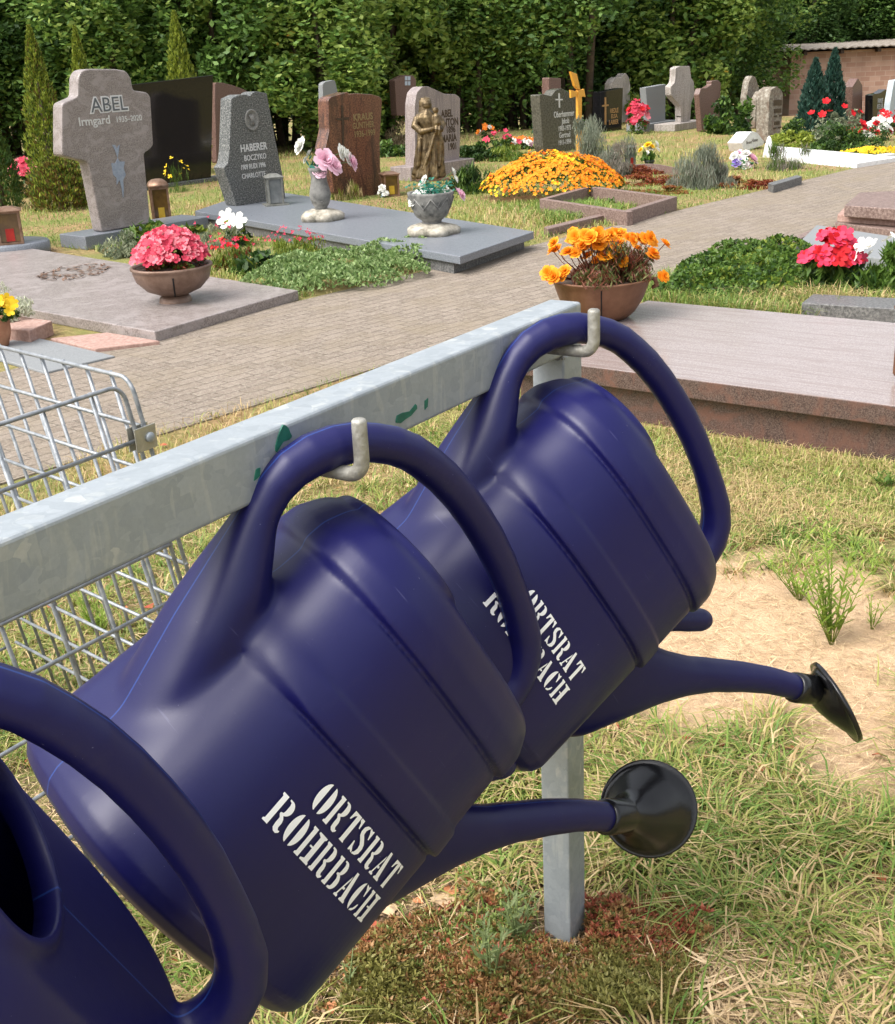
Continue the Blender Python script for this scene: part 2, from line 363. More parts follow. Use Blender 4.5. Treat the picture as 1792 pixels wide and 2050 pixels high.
    w1 = ss(X_, .125, .085)*ss(Z_, -.10, -.135)*ss(Z_, -.475, -.43)
    w2 = ss(X_, .488, .508)*ss(Z_, -.115, -.135); w3 = ss(X_, .40, .43)*ss(Z_, -.06, -.035)*ss(Z_, .07, .02)*.8
    rd_ = np.sqrt((X_-.167)**2+(Y_/1.2)**2); w4 = ss(Z_, -.072, -.055)*ss(Z_, -.012, -.022)*.5*ss(X_, .02, .04)*ss(rd_, .082, .09)
    wt_ = np.clip(np.maximum(np.maximum(w1, w2*.8), np.maximum(w3, w4)), 0, 1)[:, None]
    deg = np.bincount(ed.ravel(), minlength=n)[:, None]
    for it in range(70):
        acc = np.stack([np.bincount(ed[:, 0], co_[ed[:, 1], k], n)+np.bincount(ed[:, 1], co_[ed[:, 0], k], n) for k in range(3)], 1)
        co_ += (acc/np.maximum(deg, 1)-co_)*.6*wt_*(1 if it < 26 else np.maximum(w1, w2)[:, None])
    out.vertices.foreach_set('co', co_.astype(np.float32).ravel()); out.update()
    out.name = 'can_body'; out.polygons.foreach_set('use_smooth', [True]*len(out.polygons)); out.materials.clear()
    return out
CANME = build_can_mesh(); CANME.materials.append(CANM)
# stencil lettering: polygons on a 0..w by 0..10 grid
def arc(cx, cy, rx, ry, a0, a1, n=10): return [(cx+rx*math.cos(R(a0+(a1-a0)*k/n)), cy+ry*math.sin(R(a0+(a1-a0)*k/n))) for k in range(n+1)]
def serifbar(x0, x1, e=.45):
    x1 -= .25; return [(x0-e, 0), (x1+.0, 0), (x1, 10), (x0-e, 10), (x0-e, 9.4), (x0, 9.0), (x0, 1.0), (x0-e, .6)]
LH = lambda dx: arc(2.2+dx, 5, 2.2, 5, 100, 260, 14)+[(1.75+dx+.2, 1.4), (1.85+dx, 8.6)]
GL = {
 'O': (5.6, [arc(2.55, 5, 2.5, 5, 97, 263, 14)+[(2.2, 1.3), (2.2, 8.7)], arc(3.1, 5, 2.5, 5, -83, 83, 14)+[(3.4, 8.7), (3.4, 1.3)]]),
 'R': (6.2, [serifbar(.5, 2.3)+[], [(2.6, 10)]+arc(3.4, 7.5, 2.0, 2.5, 80, -60, 9)+[(3.9, 5.0)]+[(4.6, 4.2), (4.9, 3.2), (4.9, 1.6), (5.3, 1.0), (5.9, 1.2), (5.9, .6), (5.2, -.1), (4.2, 0), (3.5, .7), (3.3, 2.2), (3.3, 4.0), (2.6, 4.8), (2.6, 5.3), (3.4, 5.7), (3.55, 6.5), (3.55, 8.5), (3.3, 9.3), (2.6, 9.5)]]),
 'T': (5.6, [[(1.7, 0), (3.9, 0), (3.6, .7), (3.6, 9.2), (3.6, 10), (.2, 10), (0, 6.9), (.5, 7.0), (1.1, 8.6), (1.9, 9.2), (1.9, .7)], [(3.9, 10), (5.4, 10), (5.6, 6.9), (5.1, 7.0), (4.6, 8.5), (3.9, 9.1)]]),
 'S': (5.0, [[(2.5, 10.1), (1.2, 9.8), (.3, 8.7), (.2, 7.2), (.7, 5.9), (2.0, 4.8), (3.0, 3.7), (3.3, 2.3), (2.9, .9), (2.4, .5), (2.4, -.1), (3.9, .3), (4.8, 1.4), (4.9, 3.2), (4.4, 4.6), (3.1, 5.9), (1.9, 6.9), (1.7, 8.2), (2.1, 9.2), (2.5, 9.5)],
        [(2.8, 10.1), (3.9, 9.7), (4.2, 10), (4.6, 10), (4.6, 6.7), (4.2, 6.7), (3.6, 8.4), (2.8, 9.5)], [(2.1, -.1), (1.0, .4), (.7, 0), (.2, 0), (.2, 3.4), (.6, 3.4), (1.2, 1.6), (2.1, .5)]]),
 'A': (6.0, [[(2.5, 10), (3.6, 10), (5.4, 1.0), (5.9, .6), (5.9, 0), (3.0, 0), (3.0, .6), (3.5, 1.0), (2.6, 7.6)], [(2.2, 8.2), (2.4, 6.6), (1.8, 3.9), (2.6, 3.9), (2.6, 3.1), (1.6, 3.1), (1.2, 1.0), (1.8, .6), (1.8, 0), (0, 0), (0, .6), (.6, 1.0)]]),
 'H': (6.4, [serifbar(.5, 2.3)+[], [(2.6, 10), (6.3, 10), (6.3, 9.4), (5.8, 9.0), (5.8, 1.0), (6.3, .6), (6.3, 0), (2.6, 0), (2.6, .6), (3.9, 1.2), (3.9, 4.7), (2.7, 4.7), (2.7, 5.3), (3.9, 5.3), (3.9, 8.8), (2.6, 9.4)]]),
 'B': (6.0, [serifbar(.5, 2.3)+[], [(2.6, 10)]+arc(3.4, 7.6, 1.9, 2.4, 80, -55, 8)+[(4.2, 5.4)]+arc(3.6, 2.7, 2.0, 2.7, 55, -85, 9)+[(2.6, 0), (2.6, .6), (3.6, 1.0), (3.8, 1.8), (3.8, 3.9), (3.4, 4.7), (2.6, 5.0), (2.6, 5.5), (3.5, 5.9), (3.6, 6.8), (3.6, 8.5), (3.3, 9.3), (2.6, 9.5)]]),
 'C': (5.2, [arc(2.55, 5, 2.5, 5, 97, 263, 14)+[(2.1, 1.4), (2.1, 8.6)], [(2.6, 10.0), (3.8, 9.5), (4.1, 10), (4.6, 10), (4.6, 6.2), (4.2, 6.2), (3.6, 8.2), (2.6, 9.4)], [(2.6, 0), (3.8, .4), (4.7, 1.7), (4.9, 3.2), (4.4, 3.2), (3.6, 1.4), (2.6, .6)]])}
def lettering(lines):
    bm = bmesh.new()
    for txt, bA, bB, aA, aB, h in lines:     # baseline from (bA,aA) to (bB,aB), cap height h
        tot = sum(GL[c][0] for c in txt)+.95*(len(txt)-1); x = 0; sx = (bB-bA)/tot
        for c in txt:
            wd, polys = GL[c]
            for ip, pl in enumerate(polys):
                if c in 'RHB' and ip: pl = [(px+.3, py) for px, py in pl]
                if c in 'OC': pl = [(px+(.22 if ip else -.12), py) for px, py in pl]
                vs = [bm.verts.new((bA+(x+px)*sx, 0, aA+(aB-aA)*(x+px)/tot+py*h/10)) for px, py in pl]
                for tri in tessellate_polygon([[Vector((px, py, 0)) for px, py in pl]]):
                    try: bm.faces.new([vs[i] for i in tri])
                    except ValueError: pass
            x += wd+.95
    for _ in range(3):
        ed = [e for e in bm.edges if abs(e.verts[0].co.x-e.verts[1].co.x) > .004]
        if ed: bmesh.ops.subdivide_edges(bm, edges=ed, cuts=1)
        bmesh.ops.triangulate(bm, faces=bm.faces)
    for v in bm.verts:
        a = v.co.z; b0, b1, W = b0f(a), b1f(a), Wf(a); u = abs((v.co.x-(b0+b1)/2)/((b1-b0)/2))
        c = W*max(1-u**2.8, 0)**(1/2.8); v.co.y = -(c+.0016)
    me = bpy.data.meshes.new('lettering'); bm.to_mesh(me); bm.free(); return me
LETME = lettering([('ORTSRAT', .196, .392, -.3075, -.3135, .0335), ('ROHRBACH', .163, .396, -.350, -.357, .0345)])
LETME2 = lettering([('ORTSRAT', .183, .353, -.350, -.3575, .030), ('ROHRBACH', .148, .357, -.389, -.3965, .031)])
LETM = mat('white_print', (.93, .94, .95), (.88, .89, .91), rough=.5, scale=60); LETME.materials.append(LETM); LETME2.materials.append(LETM)
# small moulded date stamps
def build_rose(cdir, ndir, length, rad):
    """black sprinkler rose: neck ring at the spout tip, wide rim around centre"""
    mb = MB(); T0 = Vector((.862, 0, -.003)); t = Vector((.80, 0, .60)).normalized()
    def ring(c, n_, r, k=36):
        n_ = n_.normalized(); u = n_.cross(Vector((0, 1, 0))).normalized() if abs(n_.y) < .95 else n_.cross(Vector((1, 0, 0))).normalized(); v = n_.cross(u)
        return [c+u*r*math.cos(2*math.pi*j/k)+v*r*math.sin(2*math.pi*j/k) for j in range(k)]
    cd = Vector(cdir).normalized(); nn = Vector(ndir).normalized(); T1 = T0+t*.012
    C = T0+cd*length; rs = [ring(T0-t*.004, t, .0225), ring(T0-t*.004, t, .0275), ring(T0+t*.004, t, .0285), ring(T0+t*.046, t, .0275), ring(T0+t*.049, t.lerp(nn, .2), .0265)]
    A = T0+t*.049
    for f in (.25, .5, .75, .93): rs.append(ring(A.lerp(C, f), t.lerp(nn, .3+.7*f), .028+(rad-.006-.028)*f))
    rs += [ring(C-nn*.002, nn, rad-.003), ring(C-nn*.003, nn, rad), ring(C+nn*.006, nn, rad), ring(C+nn*.007, nn, rad-.004), ring(C+nn*.013, nn, rad*.6), ring(C+nn*.015, nn, .004)]
    mb.loft(rs, True); return mb
CANS = [
 ('left_can', (-.395, .744, 1.158), ((.3138, .2837, -.9061), (.8841, .2607, .3878), (.3462, -.9228, -.169)), (-.002, -.020),
  'blue watering can nearest the camera at the left edge, showing its open filler hole', ((.8, .3, .5), (.9, -.1, .3))),
 ('mid_can', (-.0982, 1.2737, 1.158), ((.3754, .3615, -.8535), (.7399, .4377, .5108), (.5582, -.8233, -.1032)), (0, 0),
  'middle blue watering can, both lines of its white lettering in full view', ((.80, .14, .58), (.78, .55, .25))),
 ('far_can', (.1995, 1.758, 1.158), ((.4824, .2073, -.851), (.7742, .3535, .525), (.4097, -.9122, .01)), (.002, -.009),
  'farthest blue watering can, beside the post, its black rose above the bare sand', ((.88, -.06, .47), (.10, -.27, .96)))]
for nm, P, (fb, fa, fc), sh, lab, (cd, ndr) in CANS:
    fb, fa, fc, P = map(Vector, (fb, fa, fc, P)); T = P-fb*sh[0]-fa*sh[1]
    root = thing('watering_can', lab, 'watering can', group='blue watering cans hanging on the rack')
    k_ = KS if nm == 'far_can' else 1.0; T = EYE+(T-EYE)*k_
    root.matrix_world = Matrix(((fb.x, -fc.x, fa.x, T.x), (fb.y, -fc.y, fa.y, T.y), (fb.z, -fc.z, fa.z, T.z), (0, 0, 0, 1))) @ Matrix.Scale(k_, 4)
    o = bpy.data.objects.new('can_body', CANME); COL.objects.link(o); o.parent = root
    o = bpy.data.objects.new('lettering', LETME2 if nm == 'far_can' else LETME); COL.objects.link(o); o.parent = root
    build_rose(cd, ndr, .125 if nm == 'mid_can' else .108, .079 if nm == 'mid_can' else .082).obj('sprinkler_rose', ROSEM, root)
# ------------------------------------------------------------ wire basket
WIREM = mat('dull_zinc_wire', (.20, .22, .24), (.36, .38, .40), rough=.5, scale=50, metal=.4, bump=.1, bscale=120)
bas = thing('wire_basket', 'galvanised welded wire mesh cage with a screwed clamp at its corner behind the rail', 'wire basket', (-.6, 2.2, 0))
C0 = G(243, 771, 1.0); ud = Vector((-.562, -.827, 0)).normalized(); vd = (G(0, 694, 1.0)-G(262, 757, 1.0)).normalized()
LEAN = Vector((.145, .02, 0))   # the cage stands a little askew
def wp(base, h): return base - Vector((0, 0, 1))*h + LEAN*h
def panel(name, o0, dr, length, top, first=.085, step=.107, vfirst=.07, vstep=.107, r=.0041, rows=9, zrad=.03):
    mb = MB(); nv = int((length-first)/step)+1; hh = rows*vstep-.02
    # frame wire with a rounded corner
    pts = [wp(o0+dr*length, top), wp(o0+dr*zrad, top)]
    for k in range(1, 6): a = k*math.pi/12; pts.append(wp(o0+dr*(zrad-zrad*math.sin(a)), top+zrad-zrad*math.cos(a)))
    pts += [wp(o0, top+zrad), wp(o0, top+hh)]; mb.tube(pts, r*1.05, n=8)
    for i in range(1, rows): mb.tube([wp(o0-dr*.004, top+i*vstep), wp(o0+dr*length, top+i*vstep)], r, n=7)
    off = dr.cross(Vector((0, 0, 1)))*r*1.8
    for i in range(nv): q = o0+dr*(first+i*step)+off; mb.tube([wp(q, top-.002), wp(q, top+hh)], r, n=7)
    return mb.obj(name, WIREM, bas, bas.location)
panel('front_panel', C0, ud, 1.0, 0, first=.068)
panel('side_panel', C0-ud*.022+Vector((0, 0, .008)), vd, .95, 0, first=.075, step=.083, vstep=.095, rows=10)
panel('back_panel', C0+vd*.95, ud, 1.0, .1, first=.068, rows=8)
panel('end_panel', C0+ud*1.0, vd, .95, .1, first=.075, step=.083, vstep=.095, rows=9)
mb = MB(); cc = wp(C0-ud*.011, .105)
Ma = Matrix((ud, ud.cross(Vector((0, 0, 1))), Vector((0, 0, 1)))).transposed()
mb.box(cc-Ma.col[1]*-.010, (.052, .003, .046), M=Ma); mb.box(cc+Ma.col[1]*-.010, (.052, .003, .046), M=Ma)
mb.obj('clamp', mat('clamp_steel', (.33, .32, .27), (.45, .44, .38), rough=.4, metal=.6, scale=40), bas, bas.location, bevel=.001)
mb = MB(); s_ = cc+Ma.col[1]*(-.014 if (EYE-cc).dot(Ma.col[1]) < 0 else .014)
sg = 1 if (EYE-cc).dot(Ma.col[1]) > 0 else -1
mb.loft([[s_+Ma.col[0]*(r*math.cos(a)-.008)+Ma.col[2]*r*math.sin(a)+Ma.col[1]*sg*h for a in (2*math.pi*k/12 for k in range(12))] for r, h in ((.010, -.004), (.010, .001), (.0085, .003), (.003, .0045))])
mb.obj('screw', GALV, bas, bas.location)
# ------------------------------------------------------------ ground
def ell(x0, y0, x1, y1):          # ellipse on the ground round a photo region
    c = G((x0+x1)/2, (y0+y1)/2); a = G(x0, (y0+y1)/2); b = G(x1, (y0+y1)/2); t = G((x0+x1)/2, y0); u = G((x0+x1)/2, y1)
    return (c.x, (t.y+u.y)/2, (b-a).length/2, (t-u).length/2)
SAND = [ell(1060, 1100, 1960, 1480), ell(1250, 1330, 1980, 1640), ell(1560, 1900, 2000, 2080), ell(330, 1100, 470, 1240)]
SOIL = [ell(560, 1850, 1000, 2120), ell(330, 1180, 520, 1320), ell(560, 1800, 800, 2000), ell(900, 1700, 1120, 1850)]
def ground_mat():
    m = bpy.data.materials.new('dry_lawn_ground'); m.use_nodes = True; N, L = nodes(m); b = N['Principled BSDF']
    tc = N.new('ShaderNodeTexCoord'); o = tc.outputs['Object']
    n1 = noise(N, L, o, 1.3, 6); n2 = noise(N, L, o, 22, 6, .5, .7); n3 = noise(N, L, o, 90, 4, 0, .7)
    c = mixc(N, L, ramp(N, L, n2, .35, .65), (.17, .115, .055), (.40, .275, .14))
    c = mixc(N, L, math_(N, L, 'MULTIPLY', ramp(N, L, n1, .40, .58), .75), c, (.17, .20, .055))
    def mask(els):
        out = None
        for cx, cy, rx, ry in els:
            mp = N.new('ShaderNodeMapping'); mp.inputs['Location'].default_value = (-cx/rx, -cy/ry, 0); mp.inputs['Scale'].default_value = (1/rx, 1/ry, 1)
            L.new(o, mp.inputs[0]); ln = N.new('ShaderNodeVectorMath'); ln.operation = 'LENGTH'; L.new(mp.outputs[0], ln.inputs[0])
            v = math_(N, L, 'SUBTRACT', 1.35, ln.outputs['Value']); out = v if out is None else math_(N, L, 'MAXIMUM', out, v)
        nn = noise(N, L, o, 6, 5, .3); v = math_(N, L, 'ADD', out, math_(N, L, 'MULTIPLY', math_(N, L, 'SUBTRACT', nn, .5), 1.3))
        return ramp(N, L, v, .25, .55)
    sc_ = mixc(N, L, ramp(N, L, noise(N, L, o, 9, 6, .4, .65), .3, .7), (.46, .31, .185), (.60, .43, .27))
    sc_ = mixc(N, L, ramp(N, L, noise(N, L, o, 120, 3, 0, .8), .58, .72), sc_, (.30, .20, .12))
    c = mixc(N, L, mask(SAND), c, sc_)
    so_ = mixc(N, L, ramp(N, L, n3, .3, .7), (.075, .042, .022), (.17, .11, .065)); c = mixc(N, L, mask(SOIL), c, so_)
    L.new(c, b.inputs['Base Color']); b.inputs['Roughness'].default_value = .95; b.inputs['Specular IOR Level'].default_value = .15
    h = math_(N, L, 'ADD', math_(N, L, 'MULTIPLY', n3, .5), n2); bump(N, L, h, .7, .02, b)
    return m
def gz(y):
    if y < 24: return 0.0
    return -.9*min(1, (y-24)/10)**1.5 if y < 34 else -.9
gb = MB(); xs = [-250, -60, -20, -8, 0, 8, 20, 60, 250]; ys = [-30, 0, 6, 12, 18, 24, 25.5, 27, 28.5, 30, 31.5, 33, 34, 45, 250]
gb.add([(x, y, gz(y)) for y in ys for x in xs], [(j*9+i, j*9+i+1, j*9+i+10, j*9+i+9) for j in range(len(ys)-1) for i in range(8)])
tag(gb.obj('ground', ground_mat()), kind='structure')
# brick path
def path_mat():
    m = bpy.data.materials.new('worn_brick_paving'); m.use_nodes = True; N, L = nodes(m); b = N['Principled BSDF']
    tc = N.new('ShaderNodeTexCoord'); mp = N.new('ShaderNodeMapping'); mp.inputs['Rotation'].default_value = (0, 0, -EA); L.new(tc.outputs['Object'], mp.inputs[0])
    wn = noise(N, L, tc.outputs['Object'], 14, 3); va = N.new('ShaderNodeVectorMath'); va.operation = 'MULTIPLY_ADD'
    nz = nd(N, 'ShaderNodeTexNoise'); nz.inputs['Scale'].default_value = 9; L.new(tc.outputs['Object'], nz.inputs['Vector'])
    L.new(nz.outputs['Color'], va.inputs[0]); va.inputs[1].default_value = (.02, .02, 0); L.new(mp.outputs[0], va.inputs[2])
    br = N.new('ShaderNodeTexBrick'); L.new(va.outputs[0], br.inputs['Vector']); br.inputs['Scale'].default_value = 1
    br.inputs['Brick Width'].default_value = .17; br.inputs['Row Height'].default_value = .085; br.inputs['Mortar Size'].default_value = .0045; br.inputs['Mortar Smooth'].default_value = .3
    br.inputs['Color1'].default_value = (.175, .138, .106, 1); br.inputs['Color2'].default_value = (.235, .19, .15, 1); br.inputs['Mortar'].default_value = (.115, .092, .065, 1)
    br.inputs['Bias'].default_value = 0
    o = tc.outputs['Object']; f = noise(N, L, o, 70, 4, 0, .75); c = mixc(N, L, math_(N, L, 'MULTIPLY', ramp(N, L, f, .45, .68), .75), br.outputs['Color'], (.38, .33, .27))
    g = noise(N, L, o, 2.2, 5, .6); c = mixc(N, L, math_(N, L, 'MULTIPLY', ramp(N, L, g, .45, .7), .6), c, (.23, .185, .125))
    L.new(c, b.inputs['Base Color']); b.inputs['Roughness'].default_value = .85
    h = math_(N, L, 'ADD', math_(N, L, 'MULTIPLY', br.outputs['Fac'], -.7), math_(N, L, 'MULTIPLY', f, .35)); bump(N, L, h, .9, .02, b); return m
LP = G(605, 603); LN = Q     # path left edge through LP along E; right edge 1.72 m nearer
def PT(s, q, z=0): return LP+E*s+Q*q+Vector((0, 0, z))
pb = MB(); slab(pb, [PT(-9, 0), PT(-9, 1.74), PT(16, 1.74), PT(16, 0)], -.02, .008)
tag(pb.obj('path', path_mat()), kind='structure')
# ------------------------------------------------------------ exclusion polygons for grass
EXCL = [[(p.x, p.y) for p in (PT(-9, .01), PT(-9, 1.69), PT(16, 1.69), PT(16, .01))]]
def excl(*ps): EXCL.append([(p.x, p.y) for p in ps])
def inside(P, poly):
    x, y = P[:, 0], P[:, 1]; r = np.zeros(len(P), bool); n = len(poly)
    for i in range(n):
        x1, y1 = poly[i]; x2, y2 = poly[(i+1) % n]
        c = ((y1 > y) != (y2 > y)) & (x < (x2-x1)*(y-y1)/((y2-y1) or 1e-9)+x1); r ^= c
    return r
# ------------------------------------------------------------ stones
PINKG = granite('grey_mauve_granite', (.12, .10, .093), (.225, .193, .18), (.34, .30, .28), rough=.35, scale=90, veins=(.34, .30, .29), vscale=7, vs=(1, 1, 1.6), big=.35)
GREYG = granite('speckled_grey_granite', (.015, .018, .018), (.085, .09, .088), (.30, .30, .28), rough=.45, scale=75)
SLATG = granite('blue_grey_granite', (.10, .11, .13), (.17, .185, .21), (.26, .275, .30), rough=.3, scale=130)
BLACKG = granite('polished_black_granite', (.004, .004, .005), (.006, .006, .007), (.012, .012, .014), rough=.06, scale=100)
REDG = granite('flamed_red_granite', (.06, .028, .022), (.15, .066, .042), (.25, .12, .07), rough=.2, scale=60, veins=(.030, .022, .020), vscale=2.0, vs=(3, 3, .8), big=.1)
MAUVEG = granite('mauve_veined_granite', (.17, .13, .125), (.27, .225, .215), (.40, .35, .33), rough=.4, scale=80, veins=(.17, .14, .145), vscale=3, vs=(5, 5, .6), big=.3)
OLIVEG = granite('dark_olive_granite', (.035, .035, .028), (.085, .082, .065), (.15, .14, .11), rough=.25, scale=45)
BROWNG = granite('brown_granite', (.08, .04, .032), (.15, .09, .075), (.23, .15, .125), rough=.3, scale=60)
LGREY = granite('weathered_light_stone', (.25, .22, .19), (.38, .34, .31), (.52, .48, .45), rough=.75, scale=50, veins=(.22, .20, .18), vscale=3, vs=(3, 3, .7))
MIDG = granite('smooth_grey_stone', (.17, .18, .185), (.21, .22, .225), (.25, .26, .265), rough=.6, scale=120)
ROUGHS = granite('lichen_covered_stone', (.12, .10, .08), (.22, .19, .15), (.36, .34, .29), rough=.9, scale=22, veins=(.16, .10, .07), vscale=3)
WHITEM = granite('white_marble', (.62, .62, .62), (.74, .74, .73), (.80, .80, .79), rough=.4, scale=20)
PAVG = granite('striped_granite_sky_tone', (.215, .17, .16), (.295, .245, .232), (.385, .335, .32), rough=.16, scale=150, veins=(.22, .165, .145), vscale=2.2, vs=(1, 14, 1), big=.2, rot=.668)  # pale grey base colour has the sky's reflection worked in
PAVR = granite('red_brown_polished_granite', (.038, .025, .022), (.095, .064, .055), (.17, .122, .106), rough=.2, scale=190, veins=(.16, .078, .058), vscale=4, vs=(2, 2, 2), big=.3)
REDST = granite('red_sandstone', (.27, .16, .13), (.36, .23, .19), (.45, .31, .26), rough=.9, scale=40, big=.5)
DKKERB = granite('dark_kerb_stone', (.05, .05, .05), (.12, .12, .12), (.22, .22, .21), rough=.5, scale=70)
RKERB = granite('brown_kerb_stone', (.10, .06, .05), (.19, .13, .11), (.30, .22, .19), rough=.5, scale=60)
def fillet(poly, r, seg=3):
    out = []; n = len(poly)
    for i in range(n):
        p = Vector(poly[i]); a = Vector(poly[i-1])-p; b = Vector(poly[(i+1) % n])-p
        d = min(r, a.length*.45, b.length*.45); A = p+a.normalized()*d; B = p+b.normalized()*d
        for k in range(seg+1):
            t = k/seg; out.append(tuple(A*(1-t)**2+p*2*t*(1-t)+B*t*t))
    return out
class Stone:
    """upright stone whose front outline is given in photo pixels on the vertical plane through base pixel bp"""
    def __init__(s, name, label, bp, outline, th, m, zb=0.0, yaw=0.0, fil=.02, bev=.006, cat='gravestone', group='upright gravestones', part='slab', Y=None):
        s.zb = zb; a = EA+yaw; s.X = Vector((math.cos(a), math.sin(a), 0)); s.Yv = Vector((-math.sin(a), math.cos(a), 0))
        s.P = G(bp[0], bp[1], zb) if Y is None else aty(bp[0], bp[1], Y)
        s.root = thing(name, label, cat, s.P, a, group); s.th = th
        loc = [s.uv(x, y) for x, y in outline]; s.u0 = min(l[0] for l in loc); s.u1 = max(l[0] for l in loc); s.w1 = max(l[1] for l in loc)
        b = MB(); b.prism(fillet(loc, fil) if fil else loc, 0, th); b.obj(part, m, s.root, bevel=bev)
    def uv(s, x, y):
        q = onplane(x, y, s.P, s.Yv)-s.P; return (q.dot(s.X), q.z)
    def plinth(s, u0, u1, y0, y1, z0, z1, m, name='plinth'):
        b = MB(); b.box(((u0+u1)/2, (y0+y1)/2, (z0+z1)/2), (u1-u0, y1-y0, z1-z0)); return b.obj(name, m, s.root, bevel=.006)
    def text(s, txt, x, y, px, m, bold=0, ex=.0015, sx=1, name='inscription'):
        u, z = s.uv(x, y); d = (onplane(x, y, s.P, s.Yv)-EYE).length; size = px*d/FOC/.70
        me = textmesh(txt, size, ex, bold*size); o = lk(name, me, m, s.root)
        o.rotation_euler = (math.pi/2, 0, 0); o.scale = (sx, 1, 1); o.location = (u, -ex*.6, z-size*.35); return o
    def flat(s, poly, m, name, d=.004):
        b = MB(); b.prism([s.uv(x, y) for x, y in poly], -d, .002); return b.obj(name, m, s.root)
TXW = mat('pale_lettering', (.50, .50, .49), (.62, .62, .60), rough=.7, scale=60)
TXD = mat('dark_bronze_lettering', (.05, .035, .025), (.09, .06, .04), rough=.45, scale=60, metal=.5)
TXK = mat('worn_bronze_lettering', (.20, .15, .07), (.30, .22, .10), rough=.5, scale=60, metal=.3)
TXG = mat('gold_lettering', (.45, .25, .10), (.58, .36, .16), rough=.35, scale=60, metal=.5)
def A(X, Y): return (X/3, Y/3+93.3)
def Bz(X, Y): return (597.3+X/3, 93.3+Y/3)
def Cz(X, Y): return (1194.7+X/3, 56+Y/3)
def PL(f, *pts): return [f(*p) for p in pts]
def slabt(name, label, cat, tops, zt, zb, m, group=None, bev=.006, part=None, root=None, ex=True):
    ps = [G(x, y, zt) for x, y in tops]; c = sum(ps, Vector())/len(ps); c.z = zb
    b = MB(); slab(b, [(p.x-c.x, p.y-c.y) for p in ps], 0, zt-zb)
    if ex: excl(*ps)
    if root is None:
        o = b.obj(name, m, None, bevel=bev); o.location = c; return tag(o, label, cat, group)
    o = b.obj(part, m, root, bevel=bev); o.location = c-root.location; return o
# --- left group
slabt('grave_slab', 'broad mauve stone grave slab under the bowl of pink flowers', 'grave slab', [(597, 581), (310, 664), (-200, 572), (30, 492)], .07, 0, PINKG, 'flat grave covers')
cr = Stone('cross_gravestone', 'thick asymmetric cross of mauve stone on a dark plinth, tallest on the left', A(610, 1115),
    PL(A, (612, 1115), (905, 1060), (865, 640), (905, 615), (922, 590), (905, 300), (885, 275), (800, 262), (788, 190), (760, 146), (700, 135), (530, 133), (490, 145), (470, 185), (468, 300), (372, 342), (372, 655), (528, 692)), .15, PINKG, zb=.12, fil=.03, bev=.012)
cr.plinth(-.24, cr.u1+.42, -.10, .32, -.12, 0, SLATG)
excl(cr.P-cr.X*.25-cr.Yv*.1, cr.P+cr.X*1.0-cr.Yv*.1, cr.P+cr.X*1.0+cr.Yv*.35, cr.P-cr.X*.25+cr.Yv*.35)
cr.text('ABEL', 218, 208, 25, mat('light_rim', (.62, .62, .62), rough=.6), bold=.07, ex=.0015); cr.text('ABEL', 218, 208, 25, mat('dark_fill', (.10, .11, .12), rough=.6), bold=.0, ex=.0035, name='inscription_infill')
cr.text('Irmgard', 189, 241, 15, TXW, bold=.012); cr.text('1935–2020', 258, 237, 10, TXW, bold=.008, sx=.9)
figp = [(690, 590), (700, 612), (716, 588), (712, 625), (706, 668), (716, 690), (748, 690), (740, 730), (754, 770), (738, 800), (742, 860), (738, 905), (730, 850), (716, 800), (700, 830), (700, 790), (680, 770), (668, 700), (692, 700), (706, 668), (690, 622), (672, 590)]
cr.flat(PL(A, *figp), mat('blue_grey_relief', (.22, .26, .33), (.30, .34, .41), rough=.6, scale=40), 'praying_relief', .006)
bs = Stone('black_gravestone', 'wide polished black gravestone standing behind the stone cross, without visible writing', A(1075, 835),
    PL(A, (1268, 790), (860, 872), (790, 228), (1280, 170)), .12, BLACKG, fil=0, bev=.004)
bs.plinth(bs.u0-.12, bs.u1+.06, -.05, .22, -.0, .05, GREYG, 'foot')
sb = Stone('rough_gravestone', 'low rough reddish stone showing above the dark speckled stone', A(1400, 700), PL(A, (1300, 700), (1290, 330), (1292, 215), (1335, 216), (1400, 232), (1480, 262), (1540, 330), (1600, 700)), .12, BROWNG, fil=.03)
# slab 2 with its stone
s2 = slabt('grave_slab', 'large blue grey polished grave slab carrying the two flower vases', 'grave slab', [(921, 513), (1069, 463), (522, 378), (390, 422)], .15, .09, SLATG, 'flat grave covers')
rt = s2
b = MB(); ps = [G(x, y, .15) for x, y in ((921, 513), (1069, 463), (522, 378), (390, 422))]; cc = sum(ps, Vector())/4
slab(b, [((p-cc)*.955).to_tuple()[:2] for p in ps], -.15, -.061); o = b.obj('base', DKKERB, s2, bevel=.004); o.location = (cc.x-s2.location.x, cc.y-s2.location.y, .06)
hb = Stone('gravestone', 'dark speckled stone with a round relief and a pale ledge at its left', A(1420, 958),
    PL(A, (1422, 958), (1345, 727), (1368, 700), (1378, 630), (1390, 311), (1440, 288), (1480, 286), (1498, 298), (1518, 276), (1540, 268), (1603, 280), (1655, 560), (1702, 790), (1715, 915)), .17, GREYG, zb=.15, fil=.012)
hb.text('HABERER', 508, 294, 13, TXW, bold=.02, sx=.85); hb.text('BOCZYKO', 511, 314, 10, TXW, bold=.01, sx=.8); hb.text('1909 RUDI 1996', 507, 332, 9, TXW, bold=.01, sx=.7); hb.text('CHARLOTTE', 508, 350, 9, TXW, bold=.01, sx=.8)
u, z = hb.uv(*A(1510, 440)); b = MB(); 
b.loft([[(u+r*math.cos(t), y, z+r*1.18*math.sin(t)) for t in (2*math.pi*k/28 for k in range(28))] for r, y in ((.088, .002), (.088, -.014), (.074, -.014), (.066, -.003), (.002, -.004))], True)
